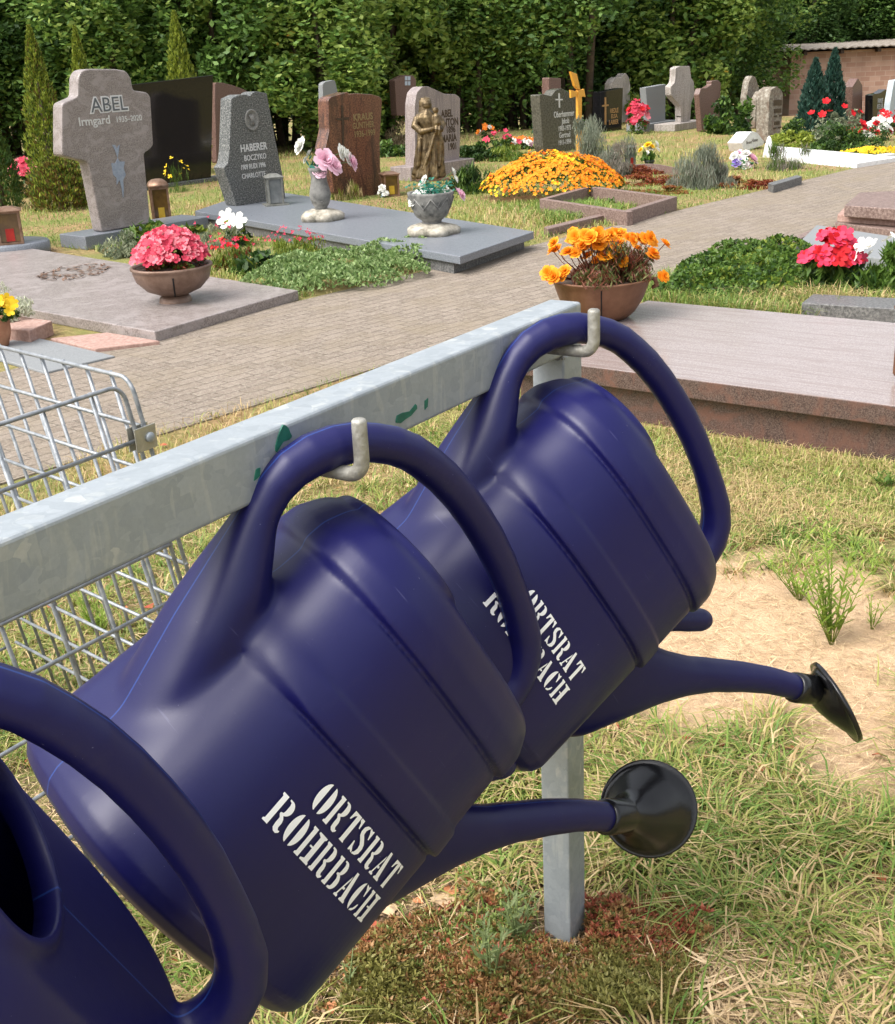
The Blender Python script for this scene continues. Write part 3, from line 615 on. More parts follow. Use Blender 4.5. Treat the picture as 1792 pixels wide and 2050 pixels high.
for k in range(5): b.tube([(u-.035+.012*k, -.008, z+.05), (u-.005+.008*k, -.011, z), (u-.02+.012*k, -.008, z-.055)], .006, n=6)
b.obj('round_relief', granite('relief_stone', (.10, .10, .09), (.19, .185, .17), (.30, .29, .27), rough=.7), hb.root)
ks = Stone('gravestone', 'reddish flamed stone with a slender carved cross and short dark inscription', Bz(370, 905),
    PL(Bz, (350, 912), (215, 880), (190, 700), (160, 620), (186, 500), (180, 318), (200, 300), (298, 272), (302, 286), (340, 280), (440, 286), (490, 300), (504, 320), (490, 560), (492, 720), (508, 860), (500, 905)), .17, REDG, fil=.02)
ks.flat(PL(Bz, (255, 352), (268, 352), (270, 424), (304, 424), (304, 438), (272, 440), (274, 600), (262, 600), (259, 442), (228, 442), (228, 430), (257, 428)), TXD, 'carved_cross', .006)
ks.text('KRAUS', *Bz(388, 420), 12, TXK, bold=.03); ks.text('GÜNTHER', *Bz(390, 470), 11, TXK, bold=.02, sx=.8); ks.text('1936-1999', *Bz(398, 520), 11, TXK, bold=.02, sx=.85)
gs = Stone('small_gravestone', 'small slanted grey stone peeping above the reddish flamed stone', Bz(190, 420), PL(Bz, (150, 420), (146, 225), (162, 210), (212, 200), (222, 206), (236, 268), (240, 420)), .1, MIDG, Y=20, fil=.02)
ms = Stone('gravestone', 'mauve veined stone with wavy top behind the bronze statue', Bz(690, 800),
    PL(Bz, (655, 860), (702, 800), (700, 350), (712, 275), (745, 240), (780, 238), (830, 262), (880, 284), (945, 286), (972, 306), (972, 560), (962, 800), (958, 850)), .17, MAUVEG, fil=.03)
ms.plinth(-.16, ms.u1+.1, -.12, .24, 0, .17, MAUVEG)
for t_, x, y, p_ in (('ABEL', 892, 400, 13), ('ANTON', 905, 452, 13), ('1896', 915, 496, 12), ('MARIA', 905, 548, 13), ('1901', 925, 598, 12)): ms.text(t_, *Bz(x, y), p_, TXD, bold=.03, sx=.8)
wc = Stone('gravestone', 'dark stone with a bright window cross, half hidden under the far hedge', Bz(640, 410), PL(Bz, (592, 415), (580, 200), (640, 170), (690, 172), (708, 200), (706, 415)), .14, BROWNG, Y=22, fil=.02)
for k in range(2):
    for j in range(2): wc.flat([Bz(640+k*18, 178+j*30), Bz(654+k*18, 178+j*30), Bz(654+k*18, 202+j*30), Bz(640+k*18, 202+j*30)], mat('window_glass', (.45, .52, .62), rough=.2), 'glass_pane', .006)
# --- centre and right rows
ch = Stone('gravestone', 'dark olive stone with a bright curved top edge and white script, before the wooden cross', Bz(1490, 645),
    PL(Bz, (1480, 640), (1470, 600), (1448, 290), (1470, 285), (1520, 296), (1545, 262), (1580, 250), (1640, 282), (1668, 290), (1666, 620), (1650, 640)), .17, OLIVEG, fil=.015)
ch.flat(PL(Bz, (1562, 280), (1570, 280), (1571, 314), (1588, 314), (1588, 322), (1571, 322), (1572, 366), (1564, 366), (1563, 322), (1545, 322), (1545, 314), (1562, 314)), TXW, 'thin_cross', .004)
for t_, x, y, p_ in (('Oberhammer', 1596, 402, 11), ('Jakob', 1605, 444, 10), ('1903-1975', 1600, 488, 9), ('Gertrud', 1600, 528, 10), ('1911-1994', 1600, 572, 9)): ch.text(t_, *Bz(x, y), p_, TXW, bold=.01, sx=.75)
ob = thing('wooden_cross', 'thin orange varnished wooden cross rising right behind the olive stone', 'grave cross', G(1161, 318), EA)
WOODO = mat('orange_varnished_wood', (.62, .27, .03), (.80, .42, .06), rough=.4, scale=30, stretch=(8, 8, 1))
P0 = G(1161, 320); 
def ocr(pts): return [((onplane(x, y, P0, Q)-P0).dot(E), (onplane(x, y, P0, Q)-P0).z) for x, y in pts]
b = MB(); b.prism(ocr([(1156, 320), (1162, 320), (1163, 188), (1155, 180)]), -.02, .02); b.prism(ocr([(1154, 178), (1149, 172), (1141, 143), (1153, 148), (1160, 180)]), -.02, .02); ob.location = P0
b.obj('upright', WOODO, ob, bevel=.003)
b = MB(); b.prism(ocr([(1141, 180), (1154, 183), (1154, 192), (1142, 196)]), -.015, .015); b.prism(ocr([(1156, 181), (1168, 178), (1171, 194), (1156, 192)]), -.015, .015); b.obj('crossbar', WOODO, ob, bevel=.003)
br_ = Stone('gravestone', 'plain brown stone top showing behind the olive stone', Bz(1540, 400), PL(Bz, (1504, 420), (1506, 185), (1578, 190), (1580, 420)), .15, BROWNG, Y=22, fil=.02)
def ZD(X, Y): return (1073.3+X*.1823, 140+Y*.1823)      # zoomed region 1150..1500
bk = Stone('gravestone', 'glossy black stone with a golden cross and golden letters behind the lavender', ZD(620, 700),
    PL(ZD, (700, 690), (712, 238), (955, 196), (940, 690)), .17, BLACKG, fil=0, bev=.004)
bk.flat(PL(ZD, (752, 300), (766, 300), (768, 378), (792, 378), (792, 396), (768, 400), (768, 600), (752, 600), (752, 402), (724, 404), (724, 386), (752, 380)), TXG, 'golden_cross', .01)
bk.text('RIEDLE', *ZD(858, 444), 8, TXG, bold=.02, sx=.8); bk.text('ELSA', *ZD(858, 505), 7, TXG, bold=.02); bk.text('LAIBER', *ZD(852, 570), 8, TXG, bold=.03, sx=.9)
Stone('gravestone', 'tall pale round topped stone standing behind the glossy black one', ZD(835, 575), PL(ZD, (828, 590), (832, 150), (860, 100), (905, 75), (940, 90), (955, 60), (985, 30), (1020, 80), (1036, 180), (1030, 400), (1025, 570)), .17, LGREY, fil=.03)
gg = Stone('gravestone', 'plain smooth grey slab of a stone with slanting top, between pink flowers and pale cross', ZD(1250, 665), PL(ZD, (1240, 650), (1205, 195), (1425, 155), (1418, 630)), .13, MIDG, fil=0, bev=.006)
gg.plinth(gg.u0-.15, gg.u1+.25, -.12, .3, 0, .13, MIDG)
oc = Stone('cross_gravestone', 'pale ornate cross shaped stone with rounded arms on a stepped foot', ZD(1560, 660),
    PL(Cz, (508, 605), (505, 470), (470, 430), (448, 405), (446, 350), (468, 330), (474, 290), (474, 240), (500, 228), (560, 228), (568, 300), (584, 320), (590, 400), (568, 450), (560, 605)), .12, LGREY, fil=.03)
oc.plinth(oc.u0-.05, oc.u1+.25, -.12, .3, 0, .12, LGREY); oc.flat(PL(Cz, (478, 528), (506, 528), (506, 536), (478, 536)), DKKERB, 'inscribed_line', .004)
Stone('gravestone', 'reddish brown stone with a stepped top, right of the pale cross', Cz(640, 625), PL(Cz, (632, 622), (615, 400), (626, 362), (660, 360), (690, 340), (690, 318), (730, 312), (746, 330), (738, 600)), .10, BROWNG, fil=.02)
Stone('gravestone', 'tall rough pointed stone spotted with lichen, leaning beside another', Cz(920, 600), PL(Cz, (900, 600), (900, 420), (915, 320), (935, 285), (955, 295), (975, 360), (990, 420), (990, 600)), .12, ROUGHS, fil=.03)
Stone('gravestone', 'narrow rough stone tucked between the pointed stone and the one with dark plates', Cz(985, 600), PL(Cz, (950, 605), (958, 430), (985, 378), (1005, 385), (1015, 605)), .1, ROUGHS, fil=.03)
ls = Stone('gravestone', 'tall weathered stone with round top and rows of small dark name plates', Cz(1050, 690), PL(Cz, (1030, 690), (1035, 430), (1048, 370), (1080, 350), (1108, 370), (1120, 400), (1112, 560), (1100, 640)), .2, ROUGHS, fil=.03)
for x, y, w_, h_ in ((1062, 430, 48, 36), (1064, 482, 44, 28), (1064, 522, 18, 14), (1096, 518, 14, 14), (1066, 558, 32, 24), (1062, 596, 16, 12), (1090, 590, 18, 12)):
    ls.flat([Cz(x, y+4), Cz(x+w_, y), Cz(x+w_, y+h_-2), Cz(x, y+h_)], TXD, 'name_plate', .006)
def ZE(X, Y): return (1586.7+X*.1275, 112+Y*.1275)      # zoomed region 1700..1920
Stone('gravestone', 'pale pointed stone standing between the two blue green conifers', ZE(460, 980), PL(ZE, (400, 980), (420, 600), (495, 400), (520, 480), (560, 520), (575, 640), (560, 980)), .1, LGREY, fil=.02)
st2 = Stone('gravestone', 'narrow grey pillar stone left of the brown gabled stone', ZE(760, 1100), PL(ZE, (745, 1100), (715, 700), (705, 520), (760, 500), (810, 540), (800, 1100)), .08, LGREY, fil=.01)
st2.flat([ZE(715, 685), ZE(795, 680), ZE(795, 700), ZE(718, 705)], TXD, 'dark_slot', .01)
Stone('gravestone', 'brown gabled stone with a bright sloping top before the brick wall', ZE(900, 1130), PL(ZE, (930, 1130), (945, 480), (1030, 350), (1100, 460), (1090, 1100)), .15, BROWNG, fil=.01)
kx = Stone('gravestone', 'black stone with a curved top and pale raised letters near the right edge', ZE(1260, 1100), PL(ZE, (1250, 1110), (1262, 610), (1300, 595), (1380, 580), (1470, 520), (1500, 700), (1480, 1090)), .13, BLACKG, fil=.01)
kx.text('FAMILIE', *ZE(1380, 700), 8, TXW, sx=.6); kx.text('KELLER', *ZE(1375, 790), 9, TXW, sx=.6); kx.text('ANNA', *ZE(1370, 900), 8, TXW, sx=.6)
Stone('gravestone', 'pale blue grey stone cut off by the right edge of the view', ZE(1560, 1100), PL(ZE, (1500, 1110), (1540, 720), (1600, 380), (1720, 360), (1760, 1110)), .1, mat('pale_blue_stone', (.36, .42, .46), (.46, .52, .56), rough=.7, scale=20), fil=.02)
# white slanted marker and white border
wm = Stone('slanted_marker', 'small white slanted name stone lying at the head of the white bordered grave', Cz(885, 742),
    PL(Cz, (885, 745), (870, 690), (925, 626), (945, 622), (965, 630), (1008, 684), (1000, 702)), .22, WHITEM, cat='grave marker', group=None, fil=.005)
wm.text('Bruno', *Cz(915, 685), 6, TXD); wm.text('Hanne', *Cz(950, 672), 6, TXD)
wb = [Cz(1035, 775), Cz(1030, 690), Cz(1800, 770), Cz(1560, 820)]
wp_ = [G(1537, 318, .0), G(1640, 330), G(1716, 332), G(1785, 322)]
wr = thing('grave_border', 'bright white marble cover and kerb running from the slanted marker to the path', 'grave border', G(1650, 325))
b = MB(); slab(b, [(G(x, y, .06)-wr.location).to_tuple()[:2] for x, y in ((1540, 291), (1800, 314), (1716, 327), (1545, 311))], 0, .06); b.obj('cover', WHITEM, wr, bevel=.004)
b = MB(); a_, c_ = G(*Cz(1040, 735), .14), G(*Cz(1780, 800), .05)
q0 = G(*Cz(1030, 780)); q1 = G(*Cz(1560, 822)); q2 = G(*Cz(1790, 790)); q3 = q2+(q0-q1)
slab(b, [(p.x-wr.location.x, p.y-wr.location.y) for p in (q0, q1, q1+(q2-q1)*.09, q0+(q2-q1)*.09)], 0, .075); b.obj('front_kerb', WHITEM, wr, bevel=.006)
b = MB(); slab(b, [(p.x-wr.location.x, p.y-wr.location.y) for p in (q1+(q2-q1)*.09, q2, q2+(q0-q1).normalized()*.12, q1+(q2-q1)*.09+(q0-q1).normalized()*.12)], 0, .073); b.obj('side_kerb', WHITEM, wr, bevel=.006)
excl(q0, q1, q2, q3)
b = MB(); pf = G(*Cz(1030, 775)); b.loft([[(pf.x-wr.location.x+dx*s_, pf.y-wr.location.y+dy*s_, z_) for dx, dy in ((-.06, -.06), (.06, -.06), (.06, .06), (-.06, .06))] for s_, z_ in ((1, 0), (.7, .14), (.35, .24), (.05, .27))], smooth=False); b.obj('pointed_post', WHITEM, wr)
# framed grave beds
def frame(label, tops, zt, m, wd=.07, name='grave_border'):
    ps = [G(x, y, zt) for x, y in tops]; c = sum(ps, Vector())/len(ps); root = thing(name, label, 'grave border', (c.x, c.y, 0)); n = len(ps)
    for i in range(n):
        a, q = ps[i], ps[(i+1) % n]; d = (q-a).normalized(); nn_ = Vector((-d.y, d.x, 0))
        if (c-a).dot(nn_) < 0: nn_ = -nn_
        b = MB(); e = wd if i % 2 else 0
        slab(b, [((p-c).x, (p-c).y) for p in (a+d*(wd if i % 2 == 0 else 0), q-d*(0 if i % 2 == 0 else 0)-d*(0 if i % 2 == 0 else -wd)*0, q+nn_*wd, a+d*(wd if i % 2 == 0 else 0)+nn_*wd)], 0, zt-.002*(i % 2)); b.obj('kerb', m, root, bevel=.004)
        excl(a, q, q+nn_*wd, a+nn_*wd)
    return root
frame('brown stone kerb round the bed of orange and yellow flowers', [(1255, 424), (1356, 393), (1180, 371), (1080, 398)], .13, RKERB)
slabt('kerb_stone', 'low weedy brown kerb stone between the grey slab and the flower mound bed', 'kerb', [(1097, 458), (1232, 425), (1224, 422), (1089, 454)], .07, 0, RKERB)
slabt('kerb_stone', 'dark kerb stone by the path at the end of the red leaved bed', 'kerb', [(1549, 370), (1606, 353), (1596, 350), (1538, 366)], .09, 0, DKKERB)
arc_ = [G(1235+i*14, 338-10*math.sin(math.pi*i/9), .10) for i in range(10)]; rr_ = thing('curved_rim', 'low curved stone rim behind the red leaved bed under the tulips', 'grave border', (arc_[4].x, arc_[4].y, 0))
b = MB(); n_ = len(arc_); b.loft([[(p.x-rr_.location.x+dx, p.y-rr_.location.y+dy, z) for dx, dy, z in ((0, -.03, 0), (0, -.03, .10), (0, .04, .10), (0, .04, 0))] for p in arc_], smooth=False); b.obj('rim', RKERB, rr_)
# --- right side
gsr = thing('grave_slab', 'big polished striped granite grave cover right behind the rack post', 'grave slab', G(1500, 893), group='flat grave covers')
t0, t1, t2, t3 = G(1166, 732, .235), G(1792, 813, .235), G(1781, 645, .235), G(1283, 600, .235)
ex_ = (t1-t0).normalized(); ey_ = Vector((-ex_.y, ex_.x, 0)); dep = (t3-t0).dot(ey_)
base = t0-ex_*.55; Lg = 3.2; GRX, GRY, GRB, GRD = ex_, ey_, base, dep
def GR(u, v, z): p = GRB+GRX*u+GRY*v; return Vector((p.x, p.y, z))
b = MB(); slab(b, [((GR(u, v, 0)-gsr.location).x, (GR(u, v, 0)-gsr.location).y) for u, v in ((.14, 0), (Lg, 0), (Lg, dep), (.14, dep))], .155, .235)
o = b.obj('cover', [PAVG, PAVR], gsr, bevel=.004); 
for p in o.data.polygons: p.material_index = 0 if p.normal.z > .5 else 1  # top face takes the paler granite with sky reflection in its colour
b = MB(); slab(b, [((GR(u, v, 0)-gsr.location).x, (GR(u, v, 0)-gsr.location).y) for u, v in ((.19, .05), (Lg-.05, .05), (Lg-.05, dep-.05), (.19, dep-.05))], 0, .153); b.obj('base', PAVR, gsr, bevel=.004)
excl(GR(.14, 0, 0), GR(Lg, 0, 0), GR(Lg, dep, 0), GR(.14, dep, 0))
st = thing('stepped_grave', 'brown red grave of stepped slabs beyond the red flowers at right', 'grave slab', G(1740, 450), group='flat grave covers')
for k, (tops, z1, z0) in enumerate((([(1672, 445), (1900, 475), (1960, 425), (1705, 418)], .07, 0), ([(1677, 429), (1920, 447), (1960, 405), (1705, 400)], .13, .07), ([(1691, 411), (1940, 428), (1960, 375), (1720, 385)], .22, .13))):
    slabt('', '', '', tops, z1, z0, [RKERB, REDST, RKERB][k], part='step', root=st)
slabt('grave_slab', 'pale grey slanting stone slab just above the red flowers', 'grave slab', [(1592, 492), (1780, 520), (1800, 475), (1635, 450)], .10, 0, MIDG, 'flat grave covers')
slabt('kerb_stone', 'long brown kerb stone along the path edge behind the green mound', 'kerb', [(1543, 494), (1645, 450), (1655, 453), (1556, 499)], .09, 0, RKERB)
slabt('kerb_stone', 'dark grey kerb stone under the red and white trumpet flowers', 'kerb', [(1605, 606), (1860, 622), (1860, 600), (1628, 588)], .10, 0, DKKERB)
# left edge sandstone pieces
slabt('stone_plate', 'flat red sandstone plate by the path, left of the mauve slab', 'stone plate', [(100, 677), (190, 698), (320, 682), (215, 665)], .03, 0, REDST)
slabt('stone_block', 'low red sandstone block behind the pot at the left edge', 'stone block', [(-40, 650), (58, 662), (104, 642), (10, 628)], .09, 0, REDST)
slabt('stone_plate', 'worn grey stone paving plate beside the terracotta pot', 'stone plate', [(-60, 700), (90, 745), (230, 712), (60, 672)], .02, 0, MIDG)
# ------------------------------------------------------------ shed and hedge
def brick_mat():
    m = bpy.data.materials.new('pinkish_brick_wall'); m.use_nodes = True; N, L = nodes(m); b = N['Principled BSDF']
    tc = N.new('ShaderNodeTexCoord'); mp = N.new('ShaderNodeMapping'); mp.inputs['Rotation'].default_value = (math.pi/2, 0, 0); L.new(tc.outputs['Object'], mp.inputs[0])
    br = N.new('ShaderNodeTexBrick'); L.new(mp.outputs[0], br.inputs['Vector']); br.inputs['Scale'].default_value = 1
    br.inputs['Brick Width'].default_value = .26; br.inputs['Row Height'].default_value = .125; br.inputs['Mortar Size'].default_value = .008; br.inputs['Bias'].default_value = -.45
    br.inputs['Color1'].default_value = (.40, .23, .17, 1); br.inputs['Color2'].default_value = (.66, .46, .36, 1); br.inputs['Mortar'].default_value = (.50, .36, .29, 1)
    n = noise(N, L, tc.outputs['Object'], 3, 5); c = mixc(N, L, math_(N, L, 'MULTIPLY', ramp(N, L, n, .4, .7), .4), br.outputs['Color'], (.27, .16, .12))
    L.new(c, b.inputs['Base Color']); b.inputs['Roughness'].default_value = .9; return m
SY = 34.0; sp_ = aty(1580, 209, SY); zt_ = aty(1640, 103, SY).z
shed = thing('brick_shed', 'low pinkish brick shed with a corrugated roof edge at the far right', 'shed', (sp_.x, SY, -1.3), R(-4))
b = MB(); b.box((4, 2, (zt_+1.3)/2), (8, 4, zt_+1.3)); b.obj('wall', brick_mat(), shed)
b = MB(); n_ = 90; pts_ = [(-.45+9*k/n_, .035*math.sin(k*math.pi)+(.03 if k % 2 else 0)) for k in range(n_+1)]
b.add([(x, y, zt_+1.3+.05+dz+(.02*y)) for y in (-.35, 4.3) for x, dz in pts_]+[(x, y, zt_+1.3+.075+dz+(.02*y)) for y in (-.35, 4.3) for x, dz in pts_],
      [(i, i+1, i+1+n_+1, i+n_+1) for i in range(n_)]+[(i+2*n_+2, i+1+2*n_+2, i+1+3*n_+3, i+3*n_+3) for i in range(n_)]+[(i, i+1, i+2*n_+3, i+2*n_+2) for i in range(n_)])
b.obj('roof', mat('old_fibre_cement', (.20, .17, .14), (.32, .28, .24), rough=.9, scale=4), shed, fix=False)
for k in range(9): b = MB(); b.box((.3+k*.95, -.12, zt_+1.3-.02), (.09, .3, .10)); b.obj('rafter_end', mat('dark_beam', (.05, .03, .02), rough=.8), shed)
def leafmat(name, a, b_, c_=None, tr=.35, rough=.5): return mat(name, a, b_, rough=rough, island=True, c3=c_, trans=tr, pos=(.0, 1), spec=.35)
HEDGE = [leafmat('hedge_leaf_dark', (.028, .072, .017), (.105, .20, .05)), leafmat('hedge_leaf_mid', (.07, .15, .028), (.19, .32, .07)), leafmat('hedge_leaf_light', (.15, .25, .04), (.36, .46, .11)), leafmat('turning_leaf', (.30, .16, .02), (.40, .28, .04))]
BARK = mat('bark', (.07, .05, .035), (.14, .10, .07), rough=.9, scale=20)
def crown_pts(n, rx, ry, rz, cz, lumps=26, shell=.6, seed=0, low=-1):
    r_ = np.random.default_rng(seed); out = []
    ctr = r_.normal(size=(lumps, 3)); ctr /= np.linalg.norm(ctr, axis=1)[:, None]; rad = r_.uniform(.35, .9, lumps)[:, None]; ctr = ctr*rad
    ctr[:, 2] = np.maximum(ctr[:, 2], low)
    sz = r_.uniform(.11, .36, lumps); k = r_.integers(0, lumps, n)
    d = r_.normal(size=(n, 3)); d /= np.linalg.norm(d, axis=1)[:, None]; rr = r_.uniform(shell, 1.05, n)**.7
    P = ctr[k]+d*(sz[k]*rr)[:, None]
    return P*np.array([rx, ry, rz])+np.array([0, 0, cz]), k
def bigshrub(idx, n=26000, leaf=.055, rx=1.6, ry=1.1, h=4.2, mats=HEDGE, wts=(.45, .35, .17, .03)):
    P, k = crown_pts(n, rx, ry, h*.5, h*.5, 60, .5, idx+50)
    C, U, V = leaves(n, P, leaf, .6, .1); r_ = np.random.default_rng(idx)
    lump = r_.random(60)[k]; mi = np.searchsorted(np.cumsum(wts), np.clip(lump*.6+r_.random(n)*.4, 0, .999))
    o1 = quadcloud('crown', C, U, V, mats, np.clip(mi, 0, len(mats)-1))
    b = MB()
    for j in range(5):
        a = j*1.3+idx; tip = Vector((rx*.55*math.cos(a), ry*.5*math.sin(a), h*.75)); b.tube([(.15*math.cos(a), .15*math.sin(a), -.1), tip*.45+Vector((0, 0, .2)), tip], [.06, .04, .012], n=6)
    o2 = b.obj('trunk', BARK); return o1.data, o2.data, (o1, o2)
SHR = []; 
for k, (lf, wt) in enumerate(((.042, (.34, .38, .27, .01)), (.036, (.70, .22, .07, .01)), (.052, (.12, .34, .50, .04)), (.040, (.42, .38, .20, 0)))):
    a, t, os_ = bigshrub(k, leaf=lf, wts=wt); SHR.append((a, t)); [bpy.data.objects.remove(o) for o in os_]
hl = ['glossy dark green', 'very dark', 'yellow flecked light green', 'dense mid green']
spots = []
for x, Y, v, s in ((-70, 21, 0, 1.1), (60, 21.3, 1, 1.1), (215, 21.5, 0, 1.1), (330, 22, 3, 1.1), (450, 22.3, 0, 1.15), (560, 23, 1, 1.1), (660, 22, 2, 1), (760, 24, 2, 1.1), (850, 25, 3, 1.2), (950, 25.5, 2, 1.1), (1050, 26, 3, 1.2),
    (1150, 26.5, 3, 1.3), (1240, 27.5, 1, 1.3), (1330, 28, 2, 1.3), (1400, 29, 3, 1.3), (1455, 31, 0, 1.2), (1570, 39.5, 1, 1.6), (1650, 40.5, 1, 1.7), (1740, 40, 3, 1.7), (1840, 40, 1, 1.7), (1930, 38, 3, 1.7), (-190, 20.5, 1, 1.1), (-330, 20, 3, 1.1), (-480, 19.5, 0, 1.15), (-640, 19, 1, 1.15), (-820, 18.5, 3, 1.15), (-1010, 18, 2, 1.2), (2060, 37, 0, 1.7), (2200, 36, 1, 1.7)): spots.append((x, Y, v, s, 0))
for x, Y, v, s in ((-120, 24, 1, 1.3), (20, 24.5, 1, 1.3), (150, 25, 1, 1.3), (290, 25.5, 1, 1.3), (420, 26, 1, 1.3), (540, 26, 1, 1.3), (640, 26.5, 1, 1.4), (740, 28.5, 1, 1.5), (860, 29.5, 1, 1.6), (980, 30, 1, 1.6), (1100, 31, 1, 1.6), (1220, 32, 1, 1.7), (1340, 33, 1, 1.7), (1430, 35.5, 1, 1.6), (1540, 41, 1, 1.8)): spots.append((x, Y, v, s, 1))
pos_ = ['left', 'right']
nbr = ['at the far left edge', 'behind the left conifer', 'above the stone cross', 'above the black slab', 'left of the reddish stones', 'above the gap beside the speckled stone', 'above the flamed red stone', 'left of the small window cross stone', 'above the mauve stone', 'just right of the mauve stone', 'left of the wooden cross', 'behind the wooden cross', 'above the glossy black stone', 'above the smooth grey stone', 'above the pale ornate cross', 'beside the left end of the brick shed', 'over the left end of the shed roof', 'over the shed roof left of its middle', 'over the middle of the shed roof', 'over the right end of the shed roof', 'beyond the right edge of the shed', 'beyond the left picture edge', 'two places beyond the left picture edge', 'three places beyond the left picture edge', 'four places beyond the left picture edge', 'five places beyond the left picture edge', 'six places beyond the left picture edge', 'far beyond the right picture edge', 'farthest beyond the right picture edge']
for i, (x, Y, v, s, back) in enumerate(spots):
    g = aty(x, 200, Y); z_ = gz(Y)
    lab = ('%s leafed hedge shrub %s' % (hl[v], nbr[i])) if not back else 'tall dark shrub of the rear hedge row, mostly hidden by the front row'
    r = thing('hedge_shrub', lab, 'hedge shrub', (g.x, Y, z_-.1), random.uniform(0, 6), 'hedge along the far edge' if not back else 'rear hedge row')
    r.location.y += .5*math.sin(i*2.7)*(0 if back else 1); r.scale = (s*1.1, s*1.25, s*(1+.12*math.sin(i*1.9)))
    for nm, me in zip(('crown', 'trunk'), SHR[v]): o = bpy.data.objects.new(nm, me); COL.objects.link(o); o.parent = r
# ------------------------------------------------------------ conifers
def conifer(label, base, hgt, rad, mats, wts, n, leaf, name='conifer', Y=None, prof=None):
    if base is None:
        x_, yt_, Y = Y; p = aty(x_, 200, Y); p.z = 0; hgt = aty(x_, yt_, Y).z
    else: p = G(*base)
    r = thing(name, label, 'conifer', p)
    t = rng.uniform(0, 1, n)**.8; pr_ = np.interp(t, *(prof or ([0, .12, .5, .85, 1], [.75, 1, .75, .3, .03])))
    a = rng.uniform(0, 2*np.pi, n); lump = .85+.15*np.sin(a*5+t*30)+.1*np.sin(a*9-t*55)
    rr = rad*pr_*lump*rng.uniform(.72, 1, n)**.5
    C = np.stack([rr*np.cos(a), rr*np.sin(a), t*hgt], 1); U = np.stack([np.cos(a)*.45, np.sin(a)*.45, np.ones(n)], 1)+rng.normal(size=(n, 3))*.3
    U /= np.linalg.norm(U, axis=1)[:, None]; V = np.cross(U, rdir(n)); V /= np.linalg.norm(V, axis=1)[:, None]; s = leaf*rng.uniform(.6, 1.3, n)[:, None]
    mi = np.searchsorted(np.cumsum(wts), rng.random(n)*.999); quadcloud('foliage', C, U*s, V*s*.42, mats, np.clip(mi, 0, len(mats)-1), r)
    b = MB(); b.tube([(0, 0, -.05), (0, 0, hgt*.9)], [rad*.14, .01], n=8); b.obj('trunk', BARK, r); excl(*[p+Vector((rad*.7*math.cos(k), rad*.7*math.sin(k), 0)) for k in (0, 1.57, 3.14, 4.71)])
    return r
YG = [leafmat('thuja_yellow_green', (.17, .22, .02), (.38, .44, .07)), leafmat('thuja_dark', (.05, .09, .015), (.12, .17, .03)), leafmat('thuja_brown', (.12, .07, .02), (.22, .14, .04))]
conifer('slim yellow green conifer left of the stone cross, browned at its foot', (112, 398), 2.02, .31, YG, (.62, .28, .1), 9000, .028)
conifer('small conifer tip peeping above the left of the stone cross', None, None, .26, YG, (.75, .22, .03), 6500, .03, Y=(170, 52, 17.9))
conifer('bright slim conifer standing above the black slab', None, None, .34, YG, (.8, .2, .0), 8500, .03, Y=(368, 22, 18.3))
conifer('dark conifer cut by the left edge above the lantern', (8, 420), 1.15, .28, [YG[1], HEDGE[0]], (.6, .4), 5000, .028)
conifer('low brownish round conifer hugging the left side of the cross', (128, 418), .58, .40, YG, (.25, .35, .4), 7000, .026, prof=([0, .3, .6, .85, 1], [.8, 1, .85, .5, .05]))
BG = [leafmat('juniper_blue_green', (.02, .07, .05), (.07, .15, .11)), leafmat('juniper_dark', (.01, .035, .03), (.03, .07, .05))]
conifer('blue green conifer with a pointed tip, left of the pale pointed stone', (1625, 268), 1.12, .28, BG, (.6, .4), 5000, .04)
conifer('taller blue green conifer behind the pale pointed stone', (1662, 262), 1.25, .26, BG, (.6, .4), 4500, .04)
# ------------------------------------------------------------ generic plants
def plant(name, label, base, rx, ry, h, mats, n, leaf, wts=None, flowers=(), up=.5, asp=.5, cat='plant', group=None, z=0.0, shell=.5, lumps=22, part='foliage', low=-.2, P=None, ex=True):
    p = P or G(base[0], base[1], z); r = thing(name, label, cat, p, 0, group)
    Pn, k = crown_pts(n, rx, ry, h*.8, h*.15, lumps, shell, int(abs(p.x*37+p.y*91)) % 9999, low); Pn[:, 2] = np.abs(Pn[:, 2])
    C, U, V = leaves(n, Pn, leaf, asp, up); wts = wts or [1/len(mats)]*len(mats)
    mi = np.searchsorted(np.cumsum(wts), np.clip(rng.random(n)*.5+rng.random(lumps)[k]*.5, 0, .999)); quadcloud(part, C, U, V, mats, np.clip(mi, 0, len(mats)-1), r)
    for fm, fn, fs, zmin, kind in flowers: blossoms(r, fm, fn, fs, rx, ry, h, zmin, kind)
    if ex: excl(*[p+Vector((rx*.75*math.cos(a), ry*.75*math.sin(a), 0)) for a in (0, .8, 1.57, 2.4, 3.14, 3.9, 4.71, 5.5)])
    return r
def petals(C, S, npet, N_=None, cup=.35, asp=.6):
    """petal quads around centres C (M,3) with size S"""
    M_ = len(C); nrm = N_ if N_ is not None else (rdir(M_)*.5+np.array([0, -.25, .8])); nrm = nrm/np.linalg.norm(nrm, axis=1)[:, None]
    a = np.cross(nrm, rdir(M_)); a /= np.linalg.norm(a, axis=1)[:, None]; b_ = np.cross(nrm, a); Cs, Us, Vs = [], [], []
    for k in range(npet):
        t = 2*np.pi*(k % 6)/min(npet, 6)+(k // 6)*.5; lay = 1-.17*(k // 6); d = a*math.cos(t)+b_*math.sin(t); w_ = np.cross(nrm, d)
        Uv = d*(1-.16*(k // 6))+nrm*(cup+.30*(k // 6)); Uv = Uv*S[:, None]*.5*lay; Cs.append(C+Uv); Us.append(Uv); Vs.append(w_*S[:, None]*.5*asp*lay)
    return np.concatenate(Cs), np.concatenate(Us), np.concatenate(Vs)
